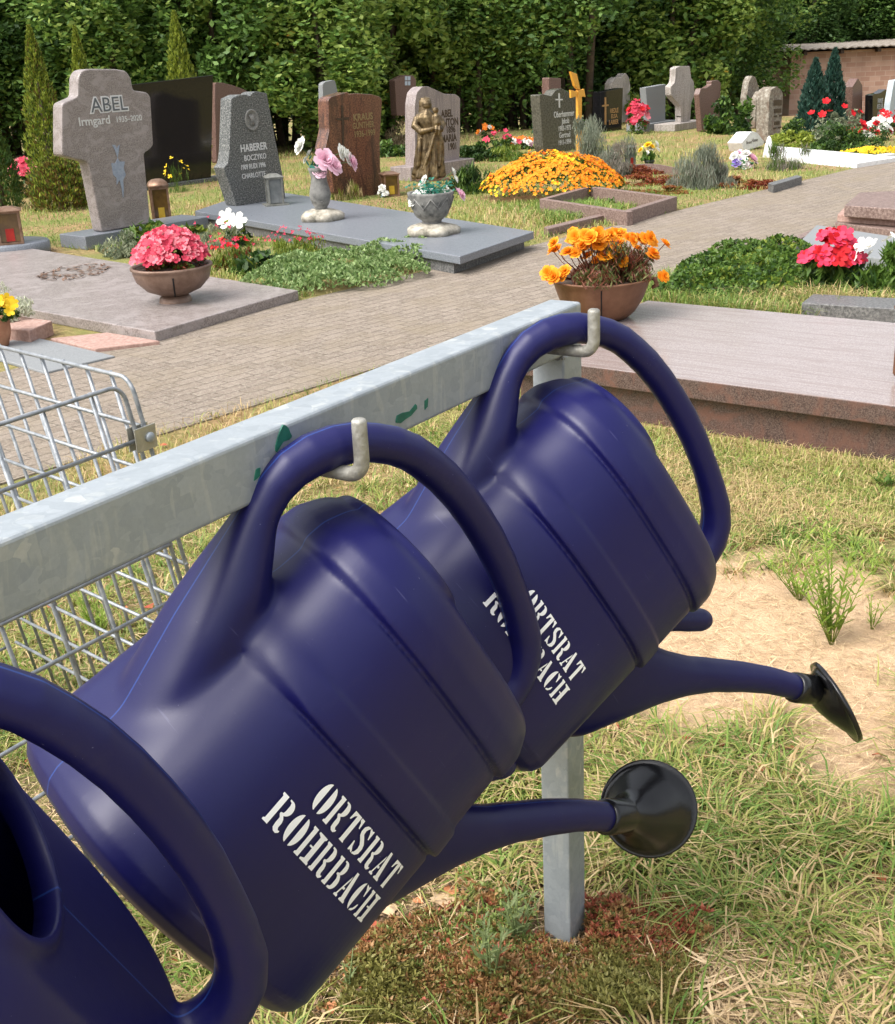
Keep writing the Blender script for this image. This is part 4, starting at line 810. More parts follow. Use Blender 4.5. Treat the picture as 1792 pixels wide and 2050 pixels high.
def blossoms(root, fm, n, size, rx, ry, h, zmin=.3, kind='petal', name='flowers', pts=None):
    if pts is None:
        a = rng.uniform(0, 2*np.pi, n); q = np.sqrt(rng.uniform(0, 1, n)); x, y = q*rx*np.cos(a), q*ry*np.sin(a)
        zz = h*np.sqrt(np.clip(1-q**2*.92, .02, 1))*rng.uniform(.88, 1.06, n); zz = np.maximum(zz, zmin*h); C = np.stack([x, y, zz], 1)
    else: C = np.array(pts)
    S = size*rng.uniform(.75, 1.25, len(C)); np_ = {'petal': 5, 'pom': 24, 'dot': 3, 'trumpet': 5}[kind]
    N_ = np.stack([C[:, 0]/max(rx, .01), C[:, 1]/max(ry, .01)-.5, np.full(len(C), .9)], 1)+rng.normal(size=(len(C), 3))*.25
    c, u, v = petals(C, S, np_, N_, {'pom': .12, 'trumpet': .2}.get(kind, .35), {'trumpet': .75, 'pom': .8}.get(kind, .85))
    fm = fm if isinstance(fm, list) else [fm]; mi = np.tile(rng.integers(0, len(fm), len(C)), np_)
    if len(C) <= 40:
        nm = 'bloom' if name == 'blooms' else 'blossom'; M_ = len(C)
        for j in range(M_): quadcloud(nm, c[j::M_], u[j::M_], v[j::M_], [fm[int(mi[j])]], None, root, 6)
        return
    return quadcloud(name, c, u, v, fm, mi, root, 6)
def fl(name, a, b_=None, tr=.25): return mat(name, a, b_ or tuple(min(1, x*1.25) for x in a), rough=.6, island=True, trans=tr, pos=(0, 1), spec=.25)
F_PINK = [fl('petal_coral_pink', (.50, .03, .07), (.70, .10, .15)), fl('petal_pink', (.42, .018, .05), (.60, .06, .11)), fl('petal_pale_pink', (.68, .15, .20), (.78, .28, .32))]
F_OR = fl('petal_orange', (.80, .24, .01), (.90, .38, .02)); F_YE = fl('petal_yellow', (.80, .50, .01), (.88, .62, .04)); F_DO = fl('petal_deep_orange', (.62, .12, .01), (.80, .24, .02))
F_RED = [fl('petal_red', (.40, .004, .008), (.60, .012, .02)), fl('petal_magenta', (.55, .02, .07), (.70, .07, .14))]
F_WH = fl('petal_white', (.72, .72, .66), (.84, .84, .80)); F_PP = fl('petal_blush', (.78, .45, .56), (.85, .62, .72))
GRN = [leafmat('leaf_fresh_green', (.05, .11, .015), (.13, .22, .035)), leafmat('leaf_dark_green', (.018, .05, .010), (.05, .10, .022)), leafmat('leaf_yellow_green', (.14, .20, .02), (.28, .33, .05))]
SILV = [leafmat('leaf_silver', (.20, .23, .14), (.40, .42, .28)), leafmat('leaf_sage', (.12, .16, .09), (.24, .27, .17))]
LAVM = [leafmat('lavender_grey', (.14, .17, .12), (.27, .29, .22)), leafmat('lavender_stem', (.20, .18, .14), (.32, .28, .24))]
REDL = [leafmat('red_sedum', (.16, .03, .015), (.30, .08, .03)), leafmat('rust_sedum', (.22, .07, .02), (.34, .16, .04)), leafmat('sedum_green', (.12, .13, .02), (.24, .22, .05))]
# ------------------------------------------------------------ bowls, vases, lanterns, statue
BRONZE = mat('brown_bronze', (.13, .075, .05), (.24, .16, .12), rough=.45, scale=9, metal=.35, bump=.25, bscale=45)
RUSTB = mat('rust_brown_bowl', (.11, .045, .022), (.20, .10, .055), rough=.5, scale=7, metal=.25, bump=.25, bscale=35)
SLOT = mat('dark_gap', (.004, .003, .003), rough=.9); SOILM = mat('potting_soil', (.03, .02, .012), (.07, .045, .03), rough=1, scale=30)
def m_per_px(x, y, z=0): return (G(x, y, z)-EYE).length/FOC
# pink begonia bowl
p = G(352, 603, .07); s = m_per_px(352, 603)
bw = thing('flower_bowl', 'round bronze bowl with a dark slit, packed with coral pink flowers', 'flower bowl', p)
b = MB(); b.lathe([(.0, .045), (26*s, .048), (50*s, .085), (66*s, .145), (71*s, .20), (71*s, .215), (74*s, .222), (74*s, .238), (70*s, .240), (66*s, .225), (64*s, .19)], n=40); b.obj('bowl', BRONZE, bw)
b = MB(); b.lathe([(30*s, .0), (28*s, .03), (22*s, .05), (.0, .05)], n=30); b.obj('foot', BRONZE, bw)
b = MB(); cx_ = p-EYE; fa_ = math.atan2(-cx_.y, -cx_.x)
b.tube([Vector(((r+.001)*math.cos(fa_), (r+.001)*math.sin(fa_), z)) for r, z in ((30*s, .052), (50*s, .084), (65.5*s, .145), (70.5*s, .19))], .006, n=6); b.obj('slit', SLOT, bw)
b = MB(); b.lathe([(0, .225), (66*s, .222)], n=24); b.obj('soil', SOILM, bw)
bg_ = plant('begonia_plant', 'dense coral pink begonias filling the round bronze bowl', None, .24, .24, .24, [GRN[1], REDL[0], GRN[0]], 1400, .018, up=.4, P=p+Vector((0, 0, .22)), ex=False, cat='flowering plant', flowers=((F_PINK, 420, .028, .12, 'petal'),))
# orange marigold bowl on the big granite
gq = G(1192, 640, .235); s = m_per_px(1192, 640, .235); p = gq+GRY*.06
mbw = thing('flower_bowl', 'wide rust brown bowl with flared lip holding orange marigolds on the granite', 'flower bowl', p)
b = MB(); b.lathe([(0, .0), (52*s, .004), (66*s, .035), (82*s, .10), (90*s, .155), (93*s, .180), (99*s, .197), (101*s, .206), (96*s, .208), (88*s, .19)], n=40); b.obj('bowl', RUSTB, mbw)
b = MB(); cx_ = p-EYE; fa_ = math.atan2(-cx_.y, -cx_.x)
b.tube([Vector(((r+.0008)*math.cos(fa_), (r+.0008)*math.sin(fa_), z)) for r, z in ((54*s, .008), (66*s, .035), (82*s, .10), (90*s, .155), (93*s, .180))], .0035, n=6); b.obj('slit', SLOT, mbw)
b = MB(); b.lathe([(0, .19), (90*s, .19)], n=24); b.obj('soil', SOILM, mbw)
r_ = Vector((math.cos(fa_+1.45), math.sin(fa_+1.45), 0))
b = MB(); b.tube([r_*92*s+Vector((0, 0, .20)), r_*104*s+Vector((0, 0, .195)), r_*107*s+Vector((0, 0, .165)), r_*98*s+Vector((0, 0, .150))], [.008, .013, .013, .008], n=10); b.obj('curled_lip', RUSTB, mbw)
MGS = [leafmat('marigold_stem', (.12, .035, .02), (.24, .09, .05)), leafmat('marigold_leaf', (.06, .09, .02), (.16, .16, .05))]
mg = plant('marigold_plant', 'orange marigolds on reddish stems in the wide rust brown bowl', None, .27, .27, .27, MGS, 6500, .020, [.62, .38], up=.9, asp=.22, P=p+Vector((0, 0, .20)), ex=False, cat='flowering plant', shell=.2, low=-.1)
pts = []
for X, Y in ((205, 130), (110, 185), (125, 212), (180, 230), (195, 170), (235, 165), (270, 150), (255, 222), (305, 175), (320, 160), (360, 150), (385, 160), (345, 185), (290, 185), (415, 138), (415, 212), (365, 247), (323, 268), (438, 272), (475, 160), (500, 150), (530, 165), (560, 165), (585, 160), (545, 180), (522, 212), (600, 235), (658, 190), (83, 335), (165, 322), (655, 350), (330, 145), (500, 175), (240, 190), (215, 155), (440, 250)):
    x_, y_ = 1064+X/2.2975*.9333, 411+Y/2.2975*.9333; cpt = p+Vector((0, 0, .36+random.uniform(-.01, .01))); d_ = ray(x_, y_); fw = Vector((0, 1, 0))
    t_ = (cpt.y+random.uniform(-.16, .12)-EYE.y)/d_.y; pts.append(tuple(EYE+d_*t_-p-Vector((0, 0, .20))))
pts += [(a+random.uniform(-.035, .035), b__+random.uniform(-.03, .03), c-random.uniform(0, .03)) for a, b__, c in random.sample(pts, 22)]
blossoms(mg, [F_OR, fl('petal_amber', (.85, .30, .01), (.92, .42, .03))], 0, .040, .3, .3, .3, kind='pom', pts=pts)
b = MB()
for q_ in pts: q_ = Vector(q_); b.tube([Vector((q_.x*.35, q_.y*.35, 0)), Vector((q_.x*.8, q_.y*.8, q_.z*.55)), q_], .0022, n=4)
b.obj('stems', MGS[0], mg)
# lanterns
GLASSO = mat('amber_glass', (.07, .035, .012), (.15, .085, .02), rough=.15, scale=9, spec=.8); REDC = mat('red_candle', (.26, .008, .006), (.40, .02, .01), rough=.35, scale=9)
YELC = mat('yellow_candle', (.38, .24, .015), (.50, .34, .03), rough=.4, scale=12); COPPER = mat('aged_copper', (.16, .085, .05), (.30, .19, .13), rough=.45, metal=.5, scale=14)
CLRG = mat('smoky_glass', (.12, .13, .13), (.20, .21, .21), rough=.1, scale=8); PEWT = mat('dull_pewter', (.16, .16, .14), (.28, .28, .25), rough=.45, metal=.5, scale=20)
def lantern(label, base, wd, ht, m, glass, candle, z=0.0, rz=.3, cap='flat', foot=False):
    p = G(*base, z); s = m_per_px(*base, z); w_, h_ = wd*s, ht*s; r = thing('grave_lantern', label, 'lantern', p, rz, 'grave lanterns')
    b = MB()
    for sx_ in (-1, 1):
        for sy_ in (-1, 1): b.box((sx_*w_*.44, sy_*w_*.44, h_*.45), (w_*.1, w_*.1, h_*.84))
    b.box((0, 0, h_*.03), (w_, w_, h_*.06)); b.box((0, 0, h_*.86), (w_, w_, h_*.05)); b.obj('frame', m, r, bevel=.001)
    b = MB(); b.box((0, 0, h_*.45), (w_*.8, w_*.8, h_*.76)); 
    g = b.obj('glass', glass, r); 
    b = MB(); b.box((0, -w_*.405, h_*.26), (w_*.34, .01, h_*.34)); b.obj('candle', candle, r)
    b = MB()
    if cap == 'flat': b.loft([[(dx*w_*k, dy*w_*k, z_) for dx, dy in ((-.58, -.58), (.58, -.58), (.58, .58), (-.58, .58))] for k, z_ in ((1, h_*.885), (1, h_*.91), (.45, h_), (.05, h_*1.02))], smooth=False)
    else: b.loft([[(dx*w_*k, dy*w_*k, z_) for dx, dy in ((-.55, -.55), (.55, -.55), (.55, .55), (-.55, .55))] for k, z_ in ((1, h_*.885), (.98, h_*.93), (.85, h_*.99), (.55, h_*1.04), (.2, h_*1.06))], smooth=True)
    b.obj('lid', m, r)
    if foot: b = MB(); b.box((0, 0, .004), (w_*1.5, w_*1.5, .018)); b.obj('foot_plate', m, r)
    return r
pl_ = thing('round_plinth', 'rounded grey stone plinth under the copper lantern at the left edge', 'plinth', G(10, 510))
b = MB(); s = m_per_px(10, 510); b.lathe([(0, 0), (82*s, 0), (84*s, .02), (84*s, .10), (81*s, .115), (0, .115)], n=40, sy=.8); b.obj('block', SLATG, pl_, bevel=0)
b = MB(); c_ = aty(-6, 470, pl_.location.y+.25); b.box((c_.x-pl_.location.x-.06, .25, .75), (.20, .14, 1.28), .83); b.obj('stele', PINKG, pl_, bevel=.008)
lantern('copper lantern with a red candle on the rounded plinth at the left edge', (24, 487), 44, 66, COPPER, GLASSO, REDC, z=.115)
lantern('brown round topped lantern with yellow glass, right of the stone cross', (326, 452), 34, 82, COPPER, GLASSO, YELC, z=.02, cap='round')
lantern('small pewter lantern with clear glass on a square foot by the speckled stone', (552, 410), 30, 58, PEWT, CLRG, CLRG, z=.15, foot=True)
lantern('low brown box lantern beside the foot of the flamed red stone', (782, 392), 30, 46, COPPER, GLASSO, YELC)
lantern('dim red lantern at the left side of the flamed red stone', (631, 296), 16, 46, COPPER, CLRG, REDC)
lantern('red candle lantern beside the tulips behind the red leaved bed', (1262, 334), 16, 40, PEWT, CLRG, REDC)
lantern('small dark lantern with red light before the black stone at right', (1734, 250), 12, 22, COPPER, CLRG, REDC)
lantern('little grey lantern between pink flowers and the smooth grey stone', (1292, 264), 12, 22, PEWT, CLRG, CLRG)
# metal box lantern at the right edge of the granite
p = G(1842, 765, .235); bx = thing('metal_lantern', 'tall brown metal grave lantern cut off by the right edge, standing on the granite', 'lantern', p, .35)
b = MB(); b.loft([[(dx*k, dy*k, z_) for dx, dy in ((-.075, -.075), (.075, -.075), (.075, .075), (-.075, .075))] for k, z_ in ((.8, 0), (1, .03), (1, .27), (.9, .285))], smooth=False); b.obj('body', RUSTB, bx, bevel=.004)
b = MB(); b.loft([[(dx*k, dy*k, z_) for dx, dy in ((-.085, -.085), (.085, -.085), (.085, .085), (-.085, .085))] for k, z_ in ((1, .286), (1, .30), (.5, .33), (.1, .34))], smooth=False); b.obj('lid', RUSTB, bx, bevel=.002)
# stone vases on slab 2
VST = mat('weathered_vase_stone', (.10, .10, .095), (.24, .235, .22), rough=.8, scale=14, bump=.4, bscale=30); VFT = mat('mossy_foot_stone', (.14, .13, .10), (.52, .48, .40), rough=.9, scale=12, bump=.6, bscale=25, c3=(.34, .31, .25))
def vase(label, base, r_px, prof, foot_px, z=.15):
    p = G(*base, z); s = m_per_px(*base, z); r = thing('stone_vase', label, 'vase', p, group=None)
    b = MB(); rg = []
    for k, zz in ((1, 0), (1.03, 10*s), (.9, 15*s), (.45, 21*s)):
        rg.append([((foot_px*s*k*(1+.08*math.cos(5*t)))*math.cos(t), (foot_px*s*k*(1+.08*math.cos(5*t)))*math.sin(t), zz) for t in (2*math.pi*j/40 for j in range(40))])
    b.loft(rg); b.obj('foot', VFT, r)
    b = MB(); b.lathe([(a*s, c*s) for a, c in prof], n=36); b.obj('vase_body', VST, r); return r, s, p
v1, s, pv1 = vase('slender grey stone vase of pink and white silk peonies', (645, 440), 0, [(14, 16), (11, 22), (17, 32), (21, 46), (19, 58), (16, 70), (15, 80), (18, 92), (20, 98), (16, 98), (10, 80)], 40)
b = MB(); b.tube([Vector((18*s*math.cos(a)+.0, 18*s*math.sin(a)-.0, z_*s)) for a, z_ in ((-2.2, 35), (-1.7, 45), (-1.2, 50), (-.9, 42), (-1.3, 36), (-1.8, 38))], .006, n=6); b.obj('carved_swirl', VST, v1)
v2, s2_, pv2 = vase('squat grey stone urn with carved lozenges and small white silk roses', (866, 468), 0, [(24, 14), (19, 20), (19, 26), (30, 34), (38, 50), (43, 68), (45, 76), (45, 80), (40, 80), (34, 64)], 50)
b = MB()
for k in range(8):
    a0 = 2*math.pi*k/8; a1 = a0+math.pi/8; a2 = a0+math.pi/4
    P_ = lambda a, rr, zz: Vector((rr*s2_*math.cos(a), rr*s2_*math.sin(a), zz*s2_))
    b.tube([P_(a0, 44.5, 70), P_(a1, 39, 50), P_(a2, 44.5, 70)], .006, n=6); b.tube([P_(a0, 31, 37), P_(a1, 42, 62), P_(a2, 31, 37)], .006, n=6)
b.obj('carved_lozenges', VST, v2)
TEAL = leafmat('silk_leaf_teal', (.02, .16, .11), (.08, .32, .24)); SLKG = leafmat('silk_leaf_green', (.03, .12, .05), (.08, .25, .10))
def bouquet(label, P, blooms, leafm, nleaf, lr, cat='bouquet', name='bouquet', stem=True, up=.4, lsz=.02, lh=None):
    r = thing(name, label, cat, P); b = MB(); grp = {}
    for x, y, dy, m, size, kind in blooms:
        q_ = aty(x, y, P.y+dy)-P; grp.setdefault((m.name, kind, size), [m, []])[1].append(tuple(q_)); b.tube([(0, 0, 0), q_*.5+Vector((0, 0, .02)), q_], .002, n=4)
    if stem: b.obj('stems', SLKG, r)
    for (mn_, kind, size), (m, pts_) in grp.items(): blossoms(r, m, 0, size, .1, .1, .1, kind=kind, pts=pts_, name='blooms')
    n = nleaf; C = rng.normal(size=(n, 3))*np.array([lr, lr, lr*.6])+np.array([0, 0, lh if lh else lr*.9]); C[:, 2] = abs(C[:, 2]); quadcloud('foliage', *leaves(n, C, lsz, .5, up), [leafm], None, r); return r
bouquet('big silk peonies in blush pink and white above the slender vase', pv1+Vector((0, 0, 95*s)), [(602, 292, 0, F_WH, .085, 'pom'), (620, 308, .03, F_WH, .07, 'pom'), (650, 320, -.06, F_PP, .11, 'pom'), (668, 332, -.05, F_PP, .09, 'pom'), (640, 345, -.05, F_PP, .08, 'pom'), (682, 305, .02, F_WH, .10, 'pom'), (694, 314, 0, F_WH, .08, 'pom'), (704, 325, -.01, F_PP, .08, 'pom'), (612, 320, .02, F_WH, .05, 'pom')], TEAL, 60, .045, lsz=.03)
bouquet('small white and pink silk roses with teal leaves in the squat urn', pv2+Vector((0, 0, 76*s2_)), [(834, 395, -.05, F_WH, .075, 'pom'), (828, 402, -.06, F_WH, .05, 'pom'), (923, 390, -.03, F_PP, .07, 'pom'), (916, 384, 0, F_PP, .05, 'pom'), (850, 358, .03, F_WH, .04, 'pom'), (907, 344, .02, F_WH, .035, 'pom'), (912, 358, .02, F_WH, .035, 'pom'), (845, 368, .03, F_WH, .035, 'pom')]+[(852+random.uniform(-12, 50), 380+random.uniform(-6, 14), random.uniform(-.08, .05), F_WH, .018, 'dot') for _ in range(34)], TEAL, 260, .07, lsz=.02, lh=.02)
# statue
p = G(863, 362, .17); p.y -= .02; p = G(862, 356, .17); s = m_per_px(862, 356, .17)
stt = thing('madonna_statue', 'bronze coloured statue of a veiled woman holding a child before the wavy stone', 'statue', p, .25)
def statue():
    u = 150*s/1.0   # total height
    mb = MB(); NR = 44
    body = [(.0, .19, .16, -.02), (.03, .20, .17, -.02), (.10, .19, .16, -.015), (.22, .18, .15, .0), (.36, .17, .14, .01), (.48, .16, .13, .02), (.56, .145, .12, .015), (.62, .12, .10, .01), (.68, .145, .105, 0), (.745, .15, .10, -.01), (.79, .12, .085, -.01), (.825, .06, .06, -.01), (.85, .045, .05, -.01)]
    rings = []
    for z_, rx_, ry_, ox in body:
        amp = .16*(1-z_)**.7 if z_ < .6 else .05
        rings.append([Vector(((ox+rx_*math.cos(t)*(1+amp*math.sin(9*t+z_*6)+amp*.5*math.sin(17*t-z_*9)))*u, ry_*math.sin(t)*(1+amp*math.sin(9*t+z_*6))*u, z_*u)) for t in (2*math.pi*k/NR for k in range(NR))])
    mb.loft(rings)
    mb.lathe([(0, .83*u), (.04*u, .84*u), (.062*u, .875*u), (.064*u, .91*u), (.05*u, .95*u), (0, .972*u)], (-.01*u, -.005*u, 0), 20)   # head
    mb.lathe([(.10*u, .74*u), (.095*u, .80*u), (.082*u, .87*u), (.08*u, .93*u), (.062*u, .975*u), (.0, 1.0*u)], (-.015*u, .025*u, 0), 20, sy=.85)   # veil
    mb.tube([(.03*u, -.085*u, .912*u), (.03*u, -.074*u, .90*u)], .008*u, n=6)
    # child on the left arm (viewer's right)
    cx = .085*u
    mb.tube([(cx, -.10*u, .60*u), (cx+.005*u, -.115*u, .68*u), (cx, -.11*u, .76*u), (cx-.005*u, -.10*u, .79*u)], [.05*u, .058*u, .045*u, .02*u], n=14)
    mb.lathe([(0, .785*u), (.03*u, .795*u), (.042*u, .825*u), (.038*u, .855*u), (0, .872*u)], (cx-.005*u, -.105*u, 0), 16)
    mb.tube([(cx-.01*u, -.14*u, .63*u), (cx-.02*u, -.17*u, .60*u), (cx-.03*u, -.16*u, .55*u)], [.028*u, .024*u, .018*u], n=8)
    mb.tube([(cx+.03*u, -.14*u, .63*u), (cx+.02*u, -.17*u, .59*u), (cx+.01*u, -.165*u, .53*u)], [.028*u, .024*u, .018*u], n=8)
    # arms
    mb.tube([(-.14*u, -.0*u, .745*u), (-.185*u, -.045*u, .65*u), (-.12*u, -.11*u, .58*u), (-.02*u, -.15*u, .60*u), (.04*u, -.155*u, .62*u)], [.04*u, .05*u, .045*u, .03*u, .02*u], n=12)
    mb.tube([(.13*u, 0, .745*u), (.175*u, -.04*u, .655*u), (.13*u, -.13*u, .59*u), (.05*u, -.155*u, .575*u)], [.045*u, .05*u, .038*u, .02*u], n=12)
    # flowing cloak edge
    mb.tube([(-.13*u, -.06*u, .50*u), (-.15*u, -.08*u, .34*u), (-.17*u, -.07*u, .18*u), (-.21*u, -.03*u, .08*u), (-.24*u, -.01*u, .06*u)], [.02*u, .03*u, .035*u, .04*u, .015*u], n=10)
    mb.tube([(.05*u, -.13*u, .56*u), (.0*u, -.145*u, .42*u), (-.06*u, -.15*u, .27*u), (-.12*u, -.13*u, .12*u)], [.02*u, .022*u, .022*u, .02*u], n=8)
    mb.tube([(.11*u, -.08*u, .57*u), (.14*u, -.09*u, .42*u), (.13*u, -.09*u, .30*u), (.09*u, -.12*u, .14*u)], [.03*u, .03*u, .026*u, .015*u], n=10)
    me = mb.mesh('statue'); bm = bmesh.new(); bm.from_mesh(me); bmesh.ops.remove_doubles(bm, verts=bm.verts, dist=1e-6); bmesh.ops.holes_fill(bm, edges=bm.edges); bmesh.ops.recalc_face_normals(bm, faces=bm.faces); bm.to_mesh(me); bm.free()
    o = bpy.data.objects.new('tmp', me); COL.objects.link(o); m_ = o.modifiers.new('r', 'REMESH'); m_.mode = 'VOXEL'; m_.voxel_size = .0042; m_.use_smooth_shade = True
    sm_ = o.modifiers.new('s', 'SMOOTH'); sm_.iterations = 2
    bpy.context.view_layer.update(); out = bpy.data.meshes.new_from_object(o.evaluated_get(bpy.context.evaluated_depsgraph_get())); bpy.data.objects.remove(o); return out, u
me, u = statue(); lk('figure', me, mat('gilt_bronze', (.06, .04, .02), (.24, .175, .09), rough=.42, scale=14, metal=.55, bump=.3, bscale=50), stt)
b = MB(); b.box((0, 0, -.012), (.42*u, .32*u, .03)); b.obj('statue_base', BRONZE, stt, bevel=.004)
# leaf shaped bronze inscription on the mauve slab
li = thing('bronze_relief', 'flat patch of small rusty bronze leaves fixed on the mauve slab', 'relief', G(150, 545, .07)); n = 150
q = np.array([tuple(G(random.uniform(78, 222), 545, .074)-li.location) for _ in range(n)]); ax_ = (G(222, 533, .07)-G(78, 552, .07)); ay_ = (G(150, 530, .07)-G(150, 558, .07))
a_ = rng.uniform(-.5, .5, n); b_ = rng.uniform(-.5, .5, n)*np.sqrt(np.clip(1-(2*a_)**2, .05, 1)); C = np.outer(a_, ax_)+np.outer(b_, ay_)+np.array([0, 0, .008])
U = rdir(n); U[:, 2] = .15*rng.random(n); U /= np.linalg.norm(U, axis=1)[:, None]; V = np.cross(U, np.tile([0, 0, 1.], (n, 1)))
quadcloud('bronze_leaves', C, U*.030, V*.013, [leafmat('rusty_bronze', (.10, .055, .035), (.20, .12, .08), tr=0, rough=.45)], None, li)
# terracotta pot at left
TERRA = mat('terracotta', (.30, .13, .07), (.42, .21, .12), rough=.8, scale=12); p = G(0, 692, .02); s = m_per_px(0, 692)
tp = thing('terracotta_pot', 'round terracotta pot cut by the left edge, holding yellow pansies', 'flower pot', p); b = MB(); b.lathe([(0, 0), (16*s, 0), (24*s, 25*s), (25*s, 50*s), (20*s, 58*s), (17*s, 50*s)], n=30); b.obj('pot', TERRA, tp)
plant('pansy_plant', 'yellow pansies with fresh green leaves in the terracotta pot', None, .13, .13, .13, GRN, 500, .02, P=p+Vector((.02, 0, 48*s)), ex=False, cat='flowering plant', flowers=((F_YE, 12, .04, .4, 'petal'),))
plant('silver_ragwort', 'silvery white leaved bush at the left edge above the pot', (-5, 640), .26, .2, .24, [leafmat('silver_white_leaf', (.42, .45, .32), (.62, .64, .50))], 3000, .018, up=.8, asp=.3, z=.09)
# ------------------------------------------------------------ planting
PL_ = plant
PL_('grave_bed_plant', 'grey green sage plant at the plinth foot, left of the pink bowl', (250, 512), .22, .18, .24, SILV, 1500, .022, up=.9, asp=.28)
PL_('hydrangea_plant', 'broad leaved bright green plant in front of the plinth beside the cross', (300, 490), .30, .2, .26, GRN, 420, .055, [.6, .1, .3], asp=.5)
PL_('hydrangea_plant', 'yellow green leafy plant just right of the round topped lantern', (365, 490), .26, .2, .24, GRN, 380, .05, [.4, .1, .5], asp=.5)
PL_('lavender_plant', 'thin silvery stems left of the white trumpet blossom', (420, 500), .28, .2, .28, SILV, 1400, .025, up=1.2, asp=.2, flowers=(([F_RED[1]], 14, .015, .5, 'dot'),))
PL_('gaura_plant', 'feathery green plant with red tips right of the pink bowl', (462, 540), .24, .2, .27, [GRN[2], GRN[0], REDL[0]], 2200, .024, [.45, .3, .25], up=1.5, asp=.16, flowers=((F_RED, 40, .02, .75, 'dot'),))
PL_('petunia_plant', 'leafy plant with one large white trumpet blossom below the grey slab', (475, 492), .16, .14, .28, GRN, 260, .035, flowers=((F_WH, 3, .085, .8, 'trumpet'),))
PL_('leafy_plant', 'dark broad leaved plant between the feathery plant and the green cushion', (520, 548), .26, .18, .17, GRN, 420, .045, [.35, .5, .15])
PL_('heather_plant', 'greenish heather with purple red tips by the corner of the grey slab', (590, 520), .28, .2, .26, [GRN[2], GRN[0], REDL[0]], 1800, .022, [.5, .25, .25], up=1.5, asp=.18, flowers=(([F_RED[1]], 60, .013, .7, 'dot'),))
cush = ((560, 575, .30), (625, 580, .34), (700, 572, .36), (770, 558, .34), (825, 535, .26), (600, 548, .30), (690, 540, .34), (770, 522, .30), (840, 512, .2))
cu_ = thing('sedum_cushion', 'long low cushion of pale green creeping sedum along the path edge', 'ground cover plant', G(690, 560)); Cs = []
for x, y, rr in cush:
    g = G(x, y); n = int(4200*rr); a = rng.uniform(0, 6.28, n); q = np.sqrt(rng.random(n)); Cs.append(np.stack([g.x+rr*q*np.cos(a), g.y+rr*.8*q*np.sin(a), .13*np.sqrt(1-q**2*.95)*(1+.25*np.sin(a*3+g.x*9))+.01], 1)); excl(*[g+Vector((rr*.8*math.cos(k), rr*.65*math.sin(k), 0)) for k in (0, 1, 2, 3, 4, 5)])
C = np.concatenate(Cs)-np.array(cu_.location); quadcloud('foliage', *leaves(len(C), C, .017, .6, .8), [leafmat('sedum_pale', (.20, .30, .09), (.38, .48, .22)), leafmat('sedum_mid', (.10, .18, .05), (.20, .30, .10))], rng.integers(0, 2, len(C)), cu_)
# flower mound
mp_ = G(1112, 398); md = thing('flower_mound', 'great dome of small orange and yellow flowers inside the brown kerb', 'flowering plant', mp_)
sx_ = m_per_px(1112, 398); n = 9500; a = rng.uniform(0, 6.28, n); q = np.sqrt(rng.random(n)); RX, RY, HH = 140*sx_, .62, .40
zz = HH*np.sqrt(1-q**2*.96)*(1+.09*np.sin(a*5+q*4)+.06*np.sin(a*11+q*13)+rng.normal(size=n)*.035); q = q*(1+.05*np.sin(a*7)); P = np.stack([RX*q*np.cos(a), RY*q*np.sin(a)+.25, zz], 1)
gsel = rng.random(n) < .22; quadcloud('foliage', *leaves(n, P*np.array([1, 1, .93]), .018, .4, .7), [GRN[1], GRN[0], GRN[2]], rng.integers(0, 3, n), md)
f = P[rng.permutation(n)[:3000]]; patch = np.sin(f[:, 0]*7+1)+np.sin(f[:, 1]*9+f[:, 0]*4)+.9*np.sin(f[:, 0]*2.1-1.6)+rng.normal(size=len(f))*.5
for m, selm in ((F_OR, patch < -.2), (F_DO, (patch >= -.2) & (patch < .25)), (F_YE, patch >= .25)):
    c = f[selm]; S = .020*rng.uniform(.5, 1.45, len(c)); N_ = np.stack([c[:, 0]/RX, c[:, 1]/RY-.6, np.full(len(c), .9)], 1)+rng.normal(size=(len(c), 3))*.2
    cc_, uu, vv = petals(c+np.array([0, 0, .012]), S, 5, N_, .3, .8); quadcloud('flowers', cc_, uu, vv, [m], None, md)
excl(*[mp_+Vector((RX*math.cos(k), RY*math.sin(k)+.25, 0)) for k in (0, .8, 1.57, 2.4, 3.14, 3.9, 4.71, 5.5)])
PL_('leafy_shrub', 'dark green strappy plant between wavy stone and flower mound', (952, 385), .30, .28, .34, [GRN[1], GRN[0]], 1700, .05, [.7, .3], up=1.2, asp=.16)
PL_('leafy_shrub', 'dark glossy low shrub behind the strappy plant right of the wavy stone', (965, 320), .42, .4, .30, [GRN[1], GRN[0]], 2200, .035, [.75, .25])
PL_('leafy_shrub', 'bright green grassy clump under the pink and orange flowers', (1020, 322), .45, .3, .24, [GRN[0], GRN[2]], 2000, .035, up=1.2, asp=.2)
PL_('zinnia_plant', 'green clump dotted with pink and magenta flowers above the grassy clump', (1005, 300), .32, .3, .30, GRN, 1200, .03, flowers=(([F_PINK[0], F_RED[1]], 14, .05, .4, 'petal'),))
PL_('flower_bunch', 'orange and white flowers in a low bunch left of the olive stone', (1045, 298), .30, .2, .16, [GRN[0], GRN[1]], 500, .03, flowers=((F_DO, 22, .05, .4, 'petal'), (F_WH, 14, .06, .6, 'pom'), (F_PP, 8, .05, .4, 'pom')))
PL_('flower_pot', 'white glass pot of red flowers far behind, under the hedge', (975, 275), .16, .14, .2, [GRN[1]], 150, .03, flowers=((F_DO, 10, .05, .5, 'petal'), (F_WH, 6, .06, .1, 'pom')))
PL_('silk_flower', 'single white silk bloom with teal leaves at the left of the olive stone', (1075, 268), .12, .1, .34, [TEAL], 110, .035, flowers=((F_WH, 3, .08, .9, 'pom'),))
